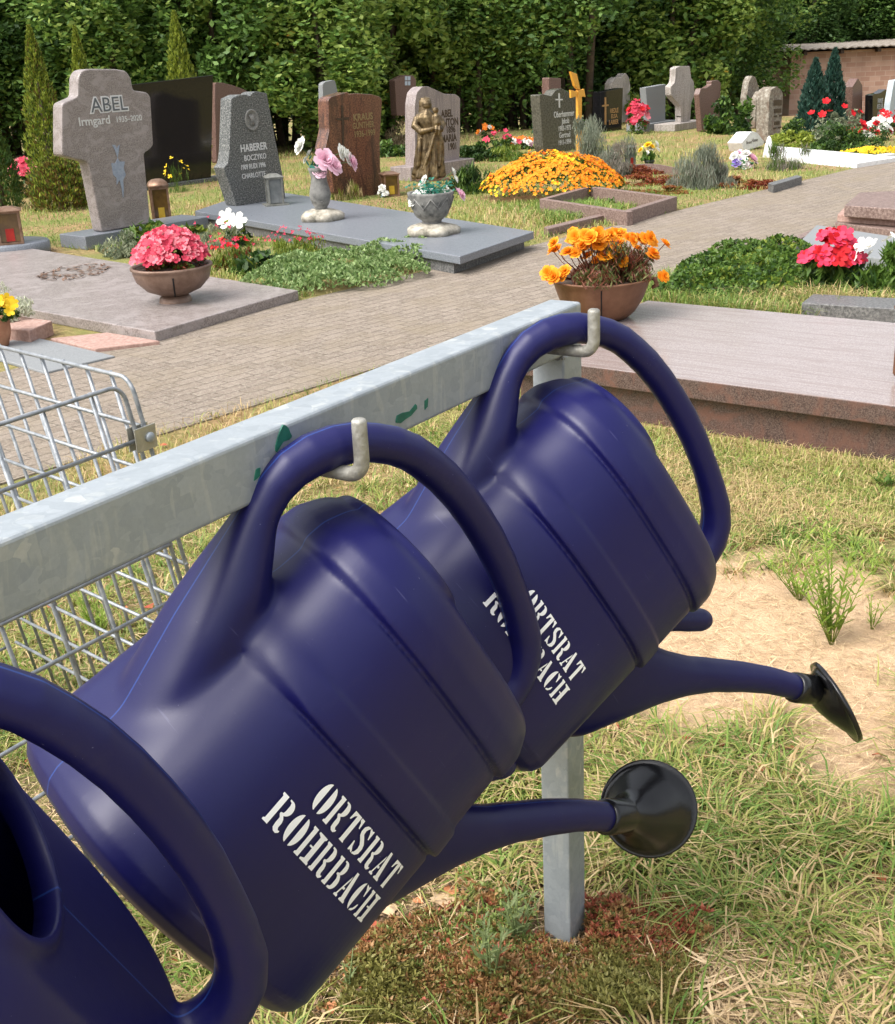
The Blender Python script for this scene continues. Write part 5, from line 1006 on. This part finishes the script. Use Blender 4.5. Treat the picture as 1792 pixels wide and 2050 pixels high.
PL_('lavender_bush', 'tall grey lavender bush right of the wooden cross', (1200, 338), .46, .40, .86, LAVM, 9000, .042, [.65, .35], up=2.2, asp=.10, shell=.1)
PL_('lavender_bush', 'second lower beige lavender bush joining the flower mound at its right', (1218, 355), .34, .28, .50, LAVM, 4500, .036, [.4, .6], up=1.6, asp=.12, shell=.2)
PL_('lavender_bush', 'grey lavender bush between the tulips and the mixed bouquet', (1412, 374), .42, .34, .58, LAVM, 8000, .038, [.7, .3], up=2, asp=.10, shell=.1)
PL_('catmint_plant', 'small wispy tuft of tall stalks in front of the white marble border', (1570, 340), .34, .2, .42, [GRN[0], LAVM[1]], 1500, .055, up=2.4, asp=.07, shell=.1)
for nm_, lab, base, rx_, ry_, h_, wt in (('sedum_patch', 'rusty red sedum carpet left of the lavender by the path', (1300, 368), .48, .34, .12, [.55, .25, .2]), ('sedum_patch', 'green and rust sedum carpet between mound kerb and path', (1320, 388), .42, .2, .08, [.2, .4, .4]),
    ('sedum_patch', 'small dark red sedum patch just before the dark kerb stone', (1520, 378), .26, .18, .13, [.8, .1, .1]), ('sedum_patch', 'mixed red and green sedum right of the middle lavender', (1475, 372), .35, .26, .10, [.4, .2, .4]), ('sedum_patch', 'red leaved carpet under the tulip pot', (1275, 350), .38, .2, .16, [.75, .2, .05])):
    PL_(nm_, lab, base, rx_, ry_, h_, REDL, 2600, .017, wt, cat='ground cover plant', group='red sedum patches')
PL_('house_leek_patch', 'pale green rosettes in the corner of the brown kerb bed', (1270, 402), .30, .18, .09, [leafmat('rosette_green', (.16, .22, .10), (.32, .38, .20)), GRN[0]], 700, .03)
p = G(1300, 331, .02); tu = thing('tulip_pot', 'dark pot of yellow and white tulips on the curved rim', 'flower pot', p); s = m_per_px(1300, 331); b = MB(); b.lathe([(0, 0), (7*s, 0), (10*s, 9*s), (9*s, 10*s), (7*s, 8*s)], n=18); b.obj('pot', mat('dark_pot', (.01, .015, .012), rough=.4), tu)
bouquet('yellow and white artificial tulips in a small dark pot', p+Vector((0, 0, 8*s)), [(1283, 300, 0, F_YE, .05, 'pom'), (1288, 295, .05, F_WH, .045, 'pom'), (1297, 290, 0, F_YE, .055, 'pom'), (1306, 293, -.02, F_YE, .055, 'pom'), (1314, 289, .02, F_WH, .055, 'pom'), (1317, 299, 0, F_WH, .045, 'pom'), (1296, 305, -.03, F_WH, .04, 'pom'), (1303, 297, 0, F_WH, .045, 'pom')], GRN[0], 60, .05, lsz=.045, up=1.2)
bouquet('mixed white, violet and pink silk bouquet beside the slanted white marker', G(1490, 338), [(1470, 312, 0, F_WH, .08, 'pom'), (1480, 306, .03, F_PP, .07, 'pom'), (1492, 308, 0, F_WH, .07, 'pom'), (1484, 320, -.04, F_WH, .08, 'pom'), (1475, 325, -.04, fl('petal_violet', (.25, .18, .5)), .06, 'pom'), (1505, 318, 0, F_PP, .10, 'pom'), (1500, 330, -.05, F_PP, .08, 'pom'), (1492, 330, -.05, F_WH, .07, 'pom')], SLKG, 90, .07, lsz=.03)
PL_('geranium_plant', 'pink and red flowers tumbling between the pale round stone and the grey one', (1276, 268), .20, .16, .52, [GRN[0]], 300, .03, flowers=((F_PINK, 44, .065, .1, 'petal'), (F_RED[0], 10, .06, .8, 'petal')))
PL_('leafy_shrub', 'fresh green bush behind the smooth grey stone', (1262, 240), .40, .4, .6, [GRN[0], GRN[2]], 900, .05)
PL_('leafy_shrub', 'green leafy shrub right of the reddish brown stone', (1462, 268), .45, .4, .62, [GRN[0], GRN[1]], 1700, .05)
PL_('leafy_shrub', 'yellowish low shrub right of the stone with dark name plates', (1588, 292), .36, .3, .26, [GRN[2], YG[0]], 1500, .03)
PL_('leafy_shrub', 'dark green low shrub behind the yellowish one near the conifers', (1600, 275), .45, .3, .34, [GRN[0], GRN[1]], 1500, .035)
PL_('box_bush', 'rounded dark green box bush behind the white marble border', (1690, 305), .55, .45, .52, [GRN[1], GRN[0]], 4200, .028, [.6, .4])
PL_('variegated_bush', 'pale grey green bush with red geraniums just behind the box bush', (1668, 290), .42, .35, .62, SILV, 2400, .03, [.4, .6], flowers=((F_RED[0], 9, .06, .7, 'petal'),))
PL_('geranium_plant', 'two red geranium heads on thin stalks right of the box bush', (1712, 285), .14, .12, .3, [GRN[0]], 120, .03, flowers=((F_RED[0], 8, .06, .6, 'petal'),))
PL_('yellow_flower_patch', 'strip of tiny bright yellow flowers behind the white border', (1748, 310), .42, .14, .09, [GRN[2]], 500, .02, flowers=((F_YE, 160, .03, .5, 'dot'),))
PL_('wreath', 'red and white silk flower wreath before the black stone at right', (1752, 282), .22, .16, .26, [GRN[1]], 60, .03, cat='wreath', flowers=(([F_WH], 22, .075, .1, 'pom'), (F_RED[0], 8, .06, .5, 'pom')))
p = G(1778, 270); pb_ = thing('planter', 'wide brown planter with red and cream flowers at the right edge', 'planter', p); s = m_per_px(1778, 270); b = MB(); b.lathe([(0, 0), (12*s, 0), (17*s, 12*s), (18*s, 14*s), (15*s, 13*s)], n=24); b.obj('bowl', RUSTB, pb_)
PL_('planter_flowers', 'red and cream flowers growing in the wide brown planter', None, .20, .16, .24, GRN, 300, .03, P=p+Vector((0, 0, 12*s)), ex=False, flowers=((F_RED[0], 10, .06, .4, 'petal'), (F_WH, 10, .05, .5, 'petal')))
PL_('pink_flower_patch', 'bunch of pink blossoms standing left of the low brown conifer', (50, 372), .22, .2, .34, [GRN[0], GRN[1]], 500, .03, flowers=((F_PINK, 60, .06, .55, 'petal'),))
PL_('leafy_shrub', 'low dark shrub growing behind the pink blossoms at left', (30, 395), .4, .3, .22, [GRN[1], YG[2]], 900, .03)
PL_('leafy_shrub', 'low green ground ivy between flamed stone and wavy stone', (790, 312), .45, .4, .25, [GRN[0], GRN[1]], 1200, .035)
PL_('dry_shrub', 'small dry beige shrub behind the gap of the two reddish stones', (795, 290), .3, .3, .5, [mat('dry_twig', (.25, .18, .10), (.42, .33, .2), rough=.9, island=True, pos=(0, 1))], 900, .04, up=1.5, asp=.15)
PL_('tall_weed', 'thin stalks with yellow buttons in front of the black slab', (360, 385), .2, .15, .42, [GRN[0]], 260, .05, up=3, asp=.05, shell=.1, flowers=((F_YE, 12, .03, .5, 'dot'),))
PL_('tall_weed', 'dry grass tuft with pale tips by the foot of the flamed stone', (690, 400), .22, .16, .22, [mat('straw_blade', (.38, .28, .13), (.55, .44, .24), rough=.9, island=True, pos=(0, 1)), GRN[2]], 700, .05, up=2, asp=.05, shell=.1)
PL_('small_figure_plant', 'little pale blue white flower lump at the corner of the flamed stone', (768, 395), .05, .05, .12, [mat('pale_blue_paint', (.45, .55, .58), rough=.6)], 60, .02, flowers=((F_WH, 6, .04, .4, 'pom'),))
# right hand bed
cv = thing('ground_cover', 'mound of dark and fresh green creeping plants right of the marigold bowl', 'ground cover plant', G(1470, 570)); Cs = []
for x, y, rr in ((1400, 588, .30), (1480, 590, .34), (1560, 588, .34), (1440, 555, .30), (1520, 545, .36), (1590, 560, .28), (1560, 520, .26), (1480, 530, .28)):
    g = G(x, y); n = int(3600*rr); a = rng.uniform(0, 6.28, n); q = np.sqrt(rng.random(n)); Cs.append(np.stack([g.x+rr*q*np.cos(a), g.y+rr*.9*q*np.sin(a), .125*np.sqrt(1-q**2*.95)*(1+.35*np.sin(a*3+g.x*9))+.01], 1)); excl(*[g+Vector((rr*.7*math.cos(k), rr*.6*math.sin(k), 0)) for k in (0, 1, 2, 3, 4, 5)])
C = np.concatenate(Cs)-np.array(cv.location); quadcloud('foliage', *leaves(len(C), C, .022, .55, .6), [GRN[1], GRN[0], GRN[2]], np.searchsorted([.28, .80], np.clip(rng.random(len(C))*.7+.3*(np.sin(C[:, 0]*9)*np.sin(C[:, 1]*7)*.5+.5), 0, .99)), cv)
def mand(label, x, y, fm, wpx, n, nf):
    p = G(x, y); s = m_per_px(x, y); r = PL_('mandevilla_plant', label, (x, y), wpx*s/2, wpx*s/2.6, .36, GRN, n, .05, [.65, .25, .1], up=.9, asp=.24, cat='flowering plant', ex=True)
    rx_, ry_ = wpx*s/2, wpx*s/2.8; blossoms(r, fm, nf, .050, rx_*.95, ry_*.95, .39, .62, 'trumpet'); return r
mand('bushy plant covered in red trumpet flowers behind the dark kerb', 1662, 592, F_RED, 120, 1300, 75)
mand('bushy fresh green plant with a few white trumpet flowers at the right edge', 1770, 596, F_WH, 150, 2200, 11)
# ------------------------------------------------------------ grass
GRA = [leafmat('grass_green', (.10, .19, .03), (.24, .34, .07), tr=.3), leafmat('grass_yellow_green', (.26, .29, .06), (.42, .42, .13), tr=.3), mat('grass_straw', (.42, .29, .13), (.60, .46, .24), rough=.8, island=True, trans=.2, pos=(0, 1))]
def ok(P):
    k = np.ones(len(P), bool)
    for poly in EXCL:
        xs_ = [q[0] for q in poly]; ys_ = [q[1] for q in poly]
        bb = (P[:, 0] > min(xs_)) & (P[:, 0] < max(xs_)) & (P[:, 1] > min(ys_)) & (P[:, 1] < max(ys_)) & k
        if bb.any(): ii = np.where(bb)[0]; k[ii[inside(P[ii], poly)]] = False
    return k
def Gn(px):
    d = np.outer(np.ones(len(px)), np.array(FWD))*FOC+np.outer(px[:, 0]-896, np.array(CX))+np.outer(1025-px[:, 1], np.array(CY))
    t = -EYE.z/d[:, 2]; return d*t[:, None]+np.array(EYE)
def blades(name, label, B, dirs, hgt, wid, bend, mi, cat='grass'):
    """curved blades, five points each"""
    n = len(B); side = np.stack([-dirs[:, 1], dirs[:, 0], np.zeros(n)], 1)*wid[:, None]; up = np.array([0, 0, 1.])
    M_ = B+dirs*(hgt*bend*.45)[:, None]+up*(hgt*.6)[:, None]; T = B+dirs*(hgt*bend*1.25)[:, None]+up*(hgt*np.clip(1-bend*.42, .12, 1))[:, None]
    P = np.stack([B-side, B+side, M_+side*.75, M_-side*.75, T], 1).reshape(-1, 3); me = bpy.data.meshes.new(name); i = np.arange(n)*5
    me.vertices.add(n*5); me.vertices.foreach_set('co', P.reshape(-1).astype(np.float32))
    li_ = np.stack([i, i+1, i+2, i+3, i+3, i+2, i+4], 1).reshape(-1); me.loops.add(n*7); me.loops.foreach_set('vertex_index', li_.astype(np.int32))
    ls_ = np.stack([np.arange(n)*7, np.arange(n)*7+4], 1).reshape(-1); me.polygons.add(n*2); me.polygons.foreach_set('loop_start', ls_.astype(np.int32)); me.polygons.foreach_set('loop_total', np.tile([4, 3], n).astype(np.int32))
    me.polygons.foreach_set('material_index', np.repeat(mi, 2).astype(np.int32)); me.update(calc_edges=True); me.validate()
    return tag(lk(name, me, GRA), label, None, kind='stuff')
def inpoly_px(px, poly): return inside(px, poly)
def field(name, label, poly, n, h, w_, pm, seed=0):
    xs_ = [q[0] for q in poly]; ys_ = [q[1] for q in poly]; px = np.stack([rng.uniform(min(xs_), max(xs_), n), rng.uniform(min(ys_), max(ys_), n)], 1)
    px = px[inside(px, poly)]; B = Gn(px); k = ok(B); B = B[k]; n = len(B); a = rng.uniform(0, 6.28, n); d = np.stack([np.cos(a), np.sin(a), np.zeros(n)], 1)
    cl = np.sin(B[:, 0]*2.1+seed)+np.sin(B[:, 1]*1.7+B[:, 0])+np.sin(B[:, 0]*7+B[:, 1]*5)*.6; f = np.clip(.5+cl*.18+rng.normal(size=n)*.22, 0, .999)
    mi = np.searchsorted(np.cumsum(pm), f); blades(name, label, B-np.array([0, 0, .005]), d, h*rng.uniform(.4, 1.3, n)*(1+.25*cl), w_*rng.uniform(.6, 1.3, n), rng.uniform(.2, 1.3, n), np.clip(mi, 0, 2))
field('lawn_grass', 'short mixed green and straw coloured lawn grass between the graves', [(-500, 500), (-500, 370), (200, 330), (420, 285), (700, 262), (2100, 226), (2100, 245), (1792, 318), (1357, 424), (1230, 455), (1080, 480), (1000, 505), (605, 598), (560, 600), (320, 520), (-20, 480)], 135000, .062, .0035, (.62, .26, .12))
field('lawn_grass', 'dry grass strip along the path side of the left graves', [(420, 590), (605, 603), (1000, 510), (1360, 425), (1792, 322), (1792, 310), (1350, 405), (1080, 470), (870, 530)], 16000, .035, .003, (.2, .25, .55), 2)
field('lawn_grass', 'green grass between the creeping mound and the big granite cover', [(1290, 560), (1560, 545), (1792, 600), (1792, 650), (1540, 640), (1283, 606)], 16000, .09, .0028, (.75, .15, .1), 3)
field('lawn_grass', 'long bright green grass tuft at the corner of the weedy kerb', [(1060, 410), (1180, 400), (1215, 425), (1110, 455)], 3500, .11, .0035, (.9, .1, 0), 3)
field('lawn_grass', 'dry grass on the verge between rack and path', [(-40, 1010), (-40, 1000), (300, 868), (1010, 655), (1170, 600), (1170, 860), (1000, 1010), (860, 1130), (560, 1160), (300, 1230), (200, 1500), (-40, 1560)], 42000, .045, .0019, (.36, .34, .30), 5)
field('lawn_grass', 'mown greenish grass before the big granite base', [(1170, 840), (1290, 850), (1792, 935), (1792, 1080), (1620, 1060), (1480, 1100), (1430, 1090), (1180, 970)], 32000, .038, .0016, (.42, .34, .24), 6)
field('lawn_grass', 'green weeds and grass filling the framed beds beside the flower mound', [(1085, 455), (1240, 425), (1350, 395), (1200, 376), (1120, 400), (1000, 405), (980, 420)], 6500, .085, .0035, (.7, .2, .1), 3)
# foreground tufts
def tufts(name, label, spots_, per, h, w_, pm):
    Bs, Ds, Hs, Ws, Be, Mi = [], [], [], [], [], []
    for x, y, k_ in spots_:
        g = G(x, y); n = int(per*k_); a = rng.uniform(0, 6.28, n); d = np.stack([np.cos(a), np.sin(a), np.zeros(n)], 1); r_ = np.abs(rng.normal(size=n))*.035*k_**.5
        Bs.append(np.array([g.x, g.y, -.004])+d*r_[:, None]); a2 = a+rng.normal(size=n)*.7; Ds.append(np.stack([np.cos(a2), np.sin(a2), np.zeros(n)], 1)); Hs.append(h*rng.uniform(.4, 1.3, n)*k_**.3); Ws.append(w_*rng.uniform(.6, 1.4, n)); Be.append(rng.uniform(.4, 1.9, n))
        sh = rng.uniform(-.25, .3); Mi.append(np.searchsorted(np.cumsum(pm), np.clip(rng.random(n)+sh, 0, .999)))
    B = np.concatenate(Bs); k = ok(B); return blades(name, label, B[k], np.concatenate(Ds)[k], np.concatenate(Hs)[k], np.concatenate(Ws)[k], np.concatenate(Be)[k], np.clip(np.concatenate(Mi)[k], 0, 2))
sp = []
def scat(poly, n, k0=.5, k1=1.3):
    xs_ = [q[0] for q in poly]; ys_ = [q[1] for q in poly]; out = []
    while len(out) < n:
        x, y = random.uniform(min(xs_), max(xs_)), random.uniform(min(ys_), max(ys_))
        if inside(np.array([[x, y]]), poly)[0]: out.append((x, y, random.uniform(k0, k1)))
    return out
sp += scat([(1160, 1580), (1400, 1550), (1792, 1660), (1792, 1900), (1640, 1920), (1450, 1860), (1200, 1760)], 62, .3, 2.6)
sp += scat([(1170, 1450), (1350, 1430), (1560, 1450), (1640, 1530), (1500, 1560), (1200, 1600)], 20, .4, 1.8)
sp += scat([(1180, 860), (1792, 950), (1792, 1070), (1600, 1090), (1400, 1130), (1180, 1000)], 110, .4, .9)
sp += scat([(1260, 1040), (1792, 1060), (1760, 1150), (1460, 1150)], 40, .4, .8)
sp += scat([(960, 1530), (1080, 1500), (1090, 1640), (960, 1640)], 26)
sp += scat([(-20, 1080), (420, 1090), (500, 900), (960, 800), (960, 960), (760, 1060), (300, 1300), (60, 1560), (-20, 1560)], 170, .4, .9)
sp += scat([(250, 1800), (520, 1850), (500, 2040), (300, 1980)], 30); sp += scat([(1430, 1900), (1792, 1900), (1792, 2060), (1430, 2060)], 26, .3, .8); sp += scat([(700, 1780), (1100, 1700), (1090, 1800), (760, 1850)], 22, .4, .8)
sp += scat([(1792, 860), (2300, 900), (2300, 2300), (1792, 2060)], 130, .4, 1.6)+scat([(500, 2110), (2300, 2110), (2300, 2500), (400, 2500)], 90, .4, 1.5)+scat([(-500, 1150), (-20, 1080), (-20, 2060), (-500, 2300)], 90, .4, 1.4)
tufts('grass_tufts', 'sprawling tufts of green and yellowed grass around the rack post', [q_ for q_ in sp if not inside(np.array([[q_[0], q_[1]]]), [(560, 2060), (700, 1850), (1000, 1790), (1400, 1790), (1450, 1900), (1460, 2060)])[0]], 62, .066, .0023, (.38, .34, .28))
# flat straw litter
def litter(name, label, poly, n, ln, w_, mats_, z=.006):
    xs_ = [q[0] for q in poly]; ys_ = [q[1] for q in poly]; px = np.stack([rng.uniform(min(xs_), max(xs_), n), rng.uniform(min(ys_), max(ys_), n)], 1); px = px[inside(px, poly)]; B = Gn(px); B = B[ok(B)]; n = len(B)
    a = rng.uniform(0, 6.28, n); U = np.stack([np.cos(a), np.sin(a), rng.normal(size=n)*.12], 1)*(ln*rng.uniform(.4, 1.3, n))[:, None]; V = np.stack([-np.sin(a), np.cos(a), np.zeros(n)], 1)*(w_*rng.uniform(.6, 1.3, n))[:, None]
    return tag(quadcloud(name, B+np.array([0, 0, z])+np.abs(rng.normal(size=(n, 1)))*np.array([0, 0, .006]), U, V, mats_, rng.integers(0, len(mats_), n)), label, None, kind='stuff')
STRAW = [mat('straw_pale', (.52, .36, .19), (.72, .54, .32), rough=.8, island=True, pos=(0, 1)), mat('straw_brown', (.30, .20, .10), (.46, .33, .18), rough=.9, island=True, pos=(0, 1))]
litter('straw_litter', 'dead straw lying on the ground around the rack', [(-300, 1140), (500, 880), (1010, 700), (1170, 860), (2050, 990), (2200, 2300), (-200, 2300)], 52000, .022, .0012, STRAW)
litter('straw_litter', 'thick mat of pale straw at the bottom right corner', [(1400, 1850), (1792, 1880), (1792, 2060), (1400, 2060)], 2600, .034, .0016, STRAW, .012)
litter('straw_litter', 'long broad straw blades at the bottom right corner', [(1380, 1840), (1792, 1900), (1792, 2060), (1400, 2060)], 330, .050, .0030, [STRAW[0]], .02)
litter('straw_litter', 'dry straw scattered over the bare sand', [(1180, 1180), (1500, 1180), (1700, 1250), (1792, 1400), (1792, 1600), (1500, 1500), (1380, 1350)], 900, .035, .0012, STRAW)
litter('fine_debris', 'tiny brown bits of humus and leaf crumbs on the soil', [(-20, 1100), (480, 1080), (560, 1500), (1100, 1600), (1430, 1850), (1430, 2060), (-20, 2060)], 22000, .006, .0035, [mat('humus_a', (.05, .03, .018), (.14, .085, .05), rough=1, island=True, pos=(0, 1)), mat('humus_b', (.20, .12, .07), (.33, .22, .13), rough=1, island=True, pos=(0, 1))])
# path debris
litter('path_debris', 'pale grains and dry bits lying on the brick path', [(-20, 860), (300, 680), (1357, 428), (1792, 330), (1792, 400), (1640, 440), (1540, 490), (1100, 640), (300, 870), (-20, 960)], 0, .006, .004, STRAW) if False else None
# dead leaves
def deadleaf(me_n, seed):
    r_ = random.Random(seed); b = MB(); n = 9; pts_ = []
    for k in range(n): t = k/(n-1); w_ = math.sin(math.pi*t)**.8*.4*(1+.3*r_.uniform(-1, 1)); pts_.append((t-.5, w_, .10*math.sin(t*3)+.12*w_+r_.uniform(-.02, .02)))
    v = [(x, 0, z-.05) for x, w_, z in pts_]+[(x, w_, z) for x, w_, z in pts_]+[(x, -w_*.9, z+.05) for x, w_, z in pts_]
    f = [(i, i+1, i+1+n, i+n) for i in range(n-1)]+[(i+1, i, i+2*n, i+1+2*n) for i in range(n-1)]; b.add(v, f, smooth=True); return b.mesh(me_n)
DL = [mat('dead_leaf_rust', (.36, .12, .045), (.55, .24, .10), rough=.6, scale=30, coords='Object'), mat('dead_leaf_tan', (.50, .34, .18), (.66, .48, .30), rough=.6, scale=30), mat('dead_leaf_red', (.34, .06, .03), (.50, .13, .06), rough=.6, scale=30)]
dls = []
for k in range(6): m_ = deadleaf('dead_leaf', k); m_.materials.append(DL[k % 3]); dls.append(m_)
bmx = bmesh.new(); ml = []
jx = [(390, 1935, .075, 1), (370, 1925, .06, 0), (885, 1815, .05, 1), (735, 1865, .045, 2), (715, 1990, .03, 2), (1480, 1610, .045, 0), (1410, 1530, .045, 0), (1495, 1770, .04, 2), (1530, 1870, .06, 0), (1480, 1890, .05, 0), (640, 920, .03, 2), (545, 930, .02, 2), (328, 897, .03, 2), (300, 905, .03, 2), (115, 1560, .05, 0), (1005, 1535, .03, 0), (905, 1900, .03, 2), (930, 1770, .04, 0), (1600, 1905, .05, 1), (1660, 1900, .04, 0)]
jx += [(random.uniform(1180, 1780), random.uniform(1440, 1950), random.uniform(.015, .04), random.randrange(3)) for _ in range(40)]+[(random.uniform(0, 560), random.uniform(1120, 1560), random.uniform(.02, .045), random.randrange(3)) for _ in range(36)]+[(random.uniform(500, 1100), random.uniform(1730, 2040), random.uniform(.015, .035), random.randrange(3)) for _ in range(34)]+[(random.uniform(500, 1780), random.uniform(820, 1090), random.uniform(.012, .025), random.randrange(3)) for _ in range(30)]
LL = MB()
for x, y, sz, mi in jx:
    g = G(x, y); m_ = dls[random.randrange(6)]; Rm = Matrix.Rotation(random.uniform(0, 6.28), 3, 'Z') @ Matrix.Rotation(random.uniform(-.4, .4), 3, 'X')
    LL.add([Rm @ (v.co*sz*1.1)+g+Vector((0, 0, .012)) for v in m_.vertices], [tuple(p.vertices) for p in m_.polygons], mi, True)
tag(LL.obj('leaf_litter', DL, fix=False), 'curled rust and tan dead leaves scattered on the ground', None, kind='stuff')
# sedum carpet at the bottom
def sedum(name, label, poly, n, sz, mats_, wts, z=.0):
    xs_ = [q[0] for q in poly]; ys_ = [q[1] for q in poly]; px = np.stack([rng.uniform(min(xs_), max(xs_), n), rng.uniform(min(ys_), max(ys_), n)], 1); px = px[inside(px, poly)]; B = Gn(px); n = len(B)
    hb_ = .012+.016*np.clip(np.sin(B[:, 0]*31)+np.sin(B[:, 1]*27+B[:, 0]*9)+.5, 0, 2); B[:, 2] = hb_*rng.uniform(.4, 1.2, n)
    hide = (np.abs(B[:, 0]-.181) < .04) & (np.abs(B[:, 1]-1.82) < .04); B = B[~hide]; n = len(B); K = 7; Cs, Us, Vs = [], [], []
    tone = np.clip(.5+.22*(np.sin(B[:, 0]*13+1)+np.sin(B[:, 1]*17+2))+rng.normal(size=n)*.2, 0, .999); mi = np.searchsorted(np.cumsum(wts), tone)
    for k in range(K):
        t = 6.283*k/K+rng.uniform(0, 6.28, n)*.15; el = .45+.5*(k % 2); d = np.stack([np.cos(t)*math.cos(el), np.sin(t)*math.cos(el), np.full(n, math.sin(el))], 1); d += rng.normal(size=(n, 3))*.12
        w_ = np.cross(d, rdir(n)); w_ /= np.linalg.norm(w_, axis=1)[:, None]; s_ = sz*rng.uniform(.7, 1.2, n)[:, None]; Cs.append(B+d*s_); Us.append(d*s_); Vs.append(w_*s_*.46)
    return tag(quadcloud(name, np.concatenate(Cs), np.concatenate(Us), np.concatenate(Vs), mats_, np.clip(np.tile(mi, K), 0, len(mats_)-1)), label, None, kind='stuff')
SED = [leafmat('stonecrop_olive', (.14, .14, .03), (.30, .27, .08), tr=.15), leafmat('stonecrop_rust', (.24, .12, .04), (.42, .24, .10), tr=.15), leafmat('stonecrop_red', (.28, .065, .04), (.46, .15, .08), tr=.15), leafmat('stonecrop_green', (.13, .20, .04), (.28, .34, .10), tr=.15)]
sedum('stonecrop_carpet', 'olive and rust stonecrop carpet around the foot of the post', [(700, 1950), (760, 1880), (860, 1830), (1060, 1890), (1160, 1850), (1330, 1820), (1380, 1850), (1420, 1900), (1390, 1950), (1450, 1990), (1400, 2060), (680, 2060)], 10500, .0060, SED, (.42, .36, .05, .17))
sedum('stonecrop_carpet', 'bright red tipped stonecrop right of the post foot', [(1165, 1845), (1260, 1815), (1370, 1820), (1420, 1870), (1300, 1960), (1180, 1900)], 1100, .0064, SED, (.1, .25, .6, .05), .01)
sedum('stonecrop_carpet', 'loose stonecrop clumps on the soil left of the post', [(560, 2060), (640, 1940), (760, 1860), (980, 1800), (1080, 1830), (1060, 1900), (860, 1860), (720, 1960), (700, 2060)], 1700, .006, SED, (.3, .45, .05, .2))
# upright weeds
def weed(label, x, y, h_, n_st, spread, m, leafn=16, lsz=.013, name='weed', lean=0):
    g = G(x, y); r = thing(name, label, 'weed', g); b = MB(); C, U, V = [], [], []
    for k in range(n_st):
        a = random.uniform(0, 6.28); sp2 = spread*random.uniform(.2, 1); hh = h_*random.uniform(.6, 1); tip = Vector((sp2*math.cos(a)+lean, sp2*math.sin(a), hh)); mid = tip*.5+Vector((0, 0, hh*.08)); b.tube([(0, 0, -.01), mid, tip], [.0016, .0013, .0007], n=4)
        for j in range(leafn):
            t = .12+.88*j/leafn; q_ = (mid*(2*t) if t < .5 else mid.lerp(tip, 2*t-1)); a2 = j*2.4+k; d = Vector((math.cos(a2), math.sin(a2), .7)).normalized(); s_ = lsz*(1.15-t*.5)*random.uniform(.7, 1.2); w_ = d.cross(Vector((0, 0, 1))).normalized()
            C.append(tuple(q_+d*s_)); U.append(tuple(d*s_)); V.append(tuple(w_*s_*.26))
    b.obj('stems', m, r); quadcloud('foliage', np.array(C), np.array(U), np.array(V), [m], None, r); return r
WG = leafmat('weed_green', (.16, .26, .03), (.32, .42, .07)); WG2 = leafmat('weed_grey_green', (.16, .22, .08), (.28, .34, .14))
weed('tall branching bright green weed standing on the bare sand at right', 1665, 1290, .36, 14, .15, WG, 30, .019)
weed('low spreading green weed at the foot of the tall branching one', 1600, 1200, .17, 10, .15, WG, 18, .016)
weed('small weed sprig near the right edge on the sand', 1745, 1260, .11, 4, .06, WG, 12, .012); weed('tiny weed sprig on sand, uppermost near the right edge', 1748, 1150, .07, 4, .04, WG, 10, .011)
weed('spindly pale green weed left of the post in the stonecrop', 985, 1990, .20, 6, .05, WG2, 14, .016); weed('pale rosette weed just left of the post foot', 1035, 1890, .13, 6, .05, WG2, 12, .016)
weed('thin weed with bud under the middle can', 700, 1985, .10, 3, .03, WG2, 8, .01); weed('leafy weed seen through the wire cage below the rail', 200, 1280, .16, 9, .10, WG, 14, .02); weed('leafy weed near the bottom of the wire cage', 60, 1420, .12, 8, .10, WG, 14, .02)
weed('green rosette weed in the lawn right of the far can', 1770, 980, .06, 9, .06, GRN[0], 6, .022); weed('flat green dandelion leaves in the grass below the black rose', 1330, 1760, .05, 10, .07, GRN[0], 6, .022)
for x0, y0, x1, y1, hh, lab in ((1290, 1905, 1300, 2060, .10, 'long pale straw stalk rising from the red stonecrop'), (1180, 1985, 1260, 2040, .03, 'bent straw stalk lying over the stonecrop at bottom')):
    a_, c_ = G(x0, y0), G(x1, y1); r = thing('straw_stalk', lab, 'straw', a_); b = MB(); d = c_-a_; b.tube([(0, 0, 0), d*.4+Vector((0, 0, hh)), d*.8+Vector((.01, 0, hh*1.2))], .0011, n=5); b.tube([d*.4*.2+Vector((0, 0, hh*.25)), Vector((-.05, .05, hh*.5))], .0009, n=4); b.obj('stalk', STRAW[0], r)
# low fence of a grave: small weeds growing on the path edge
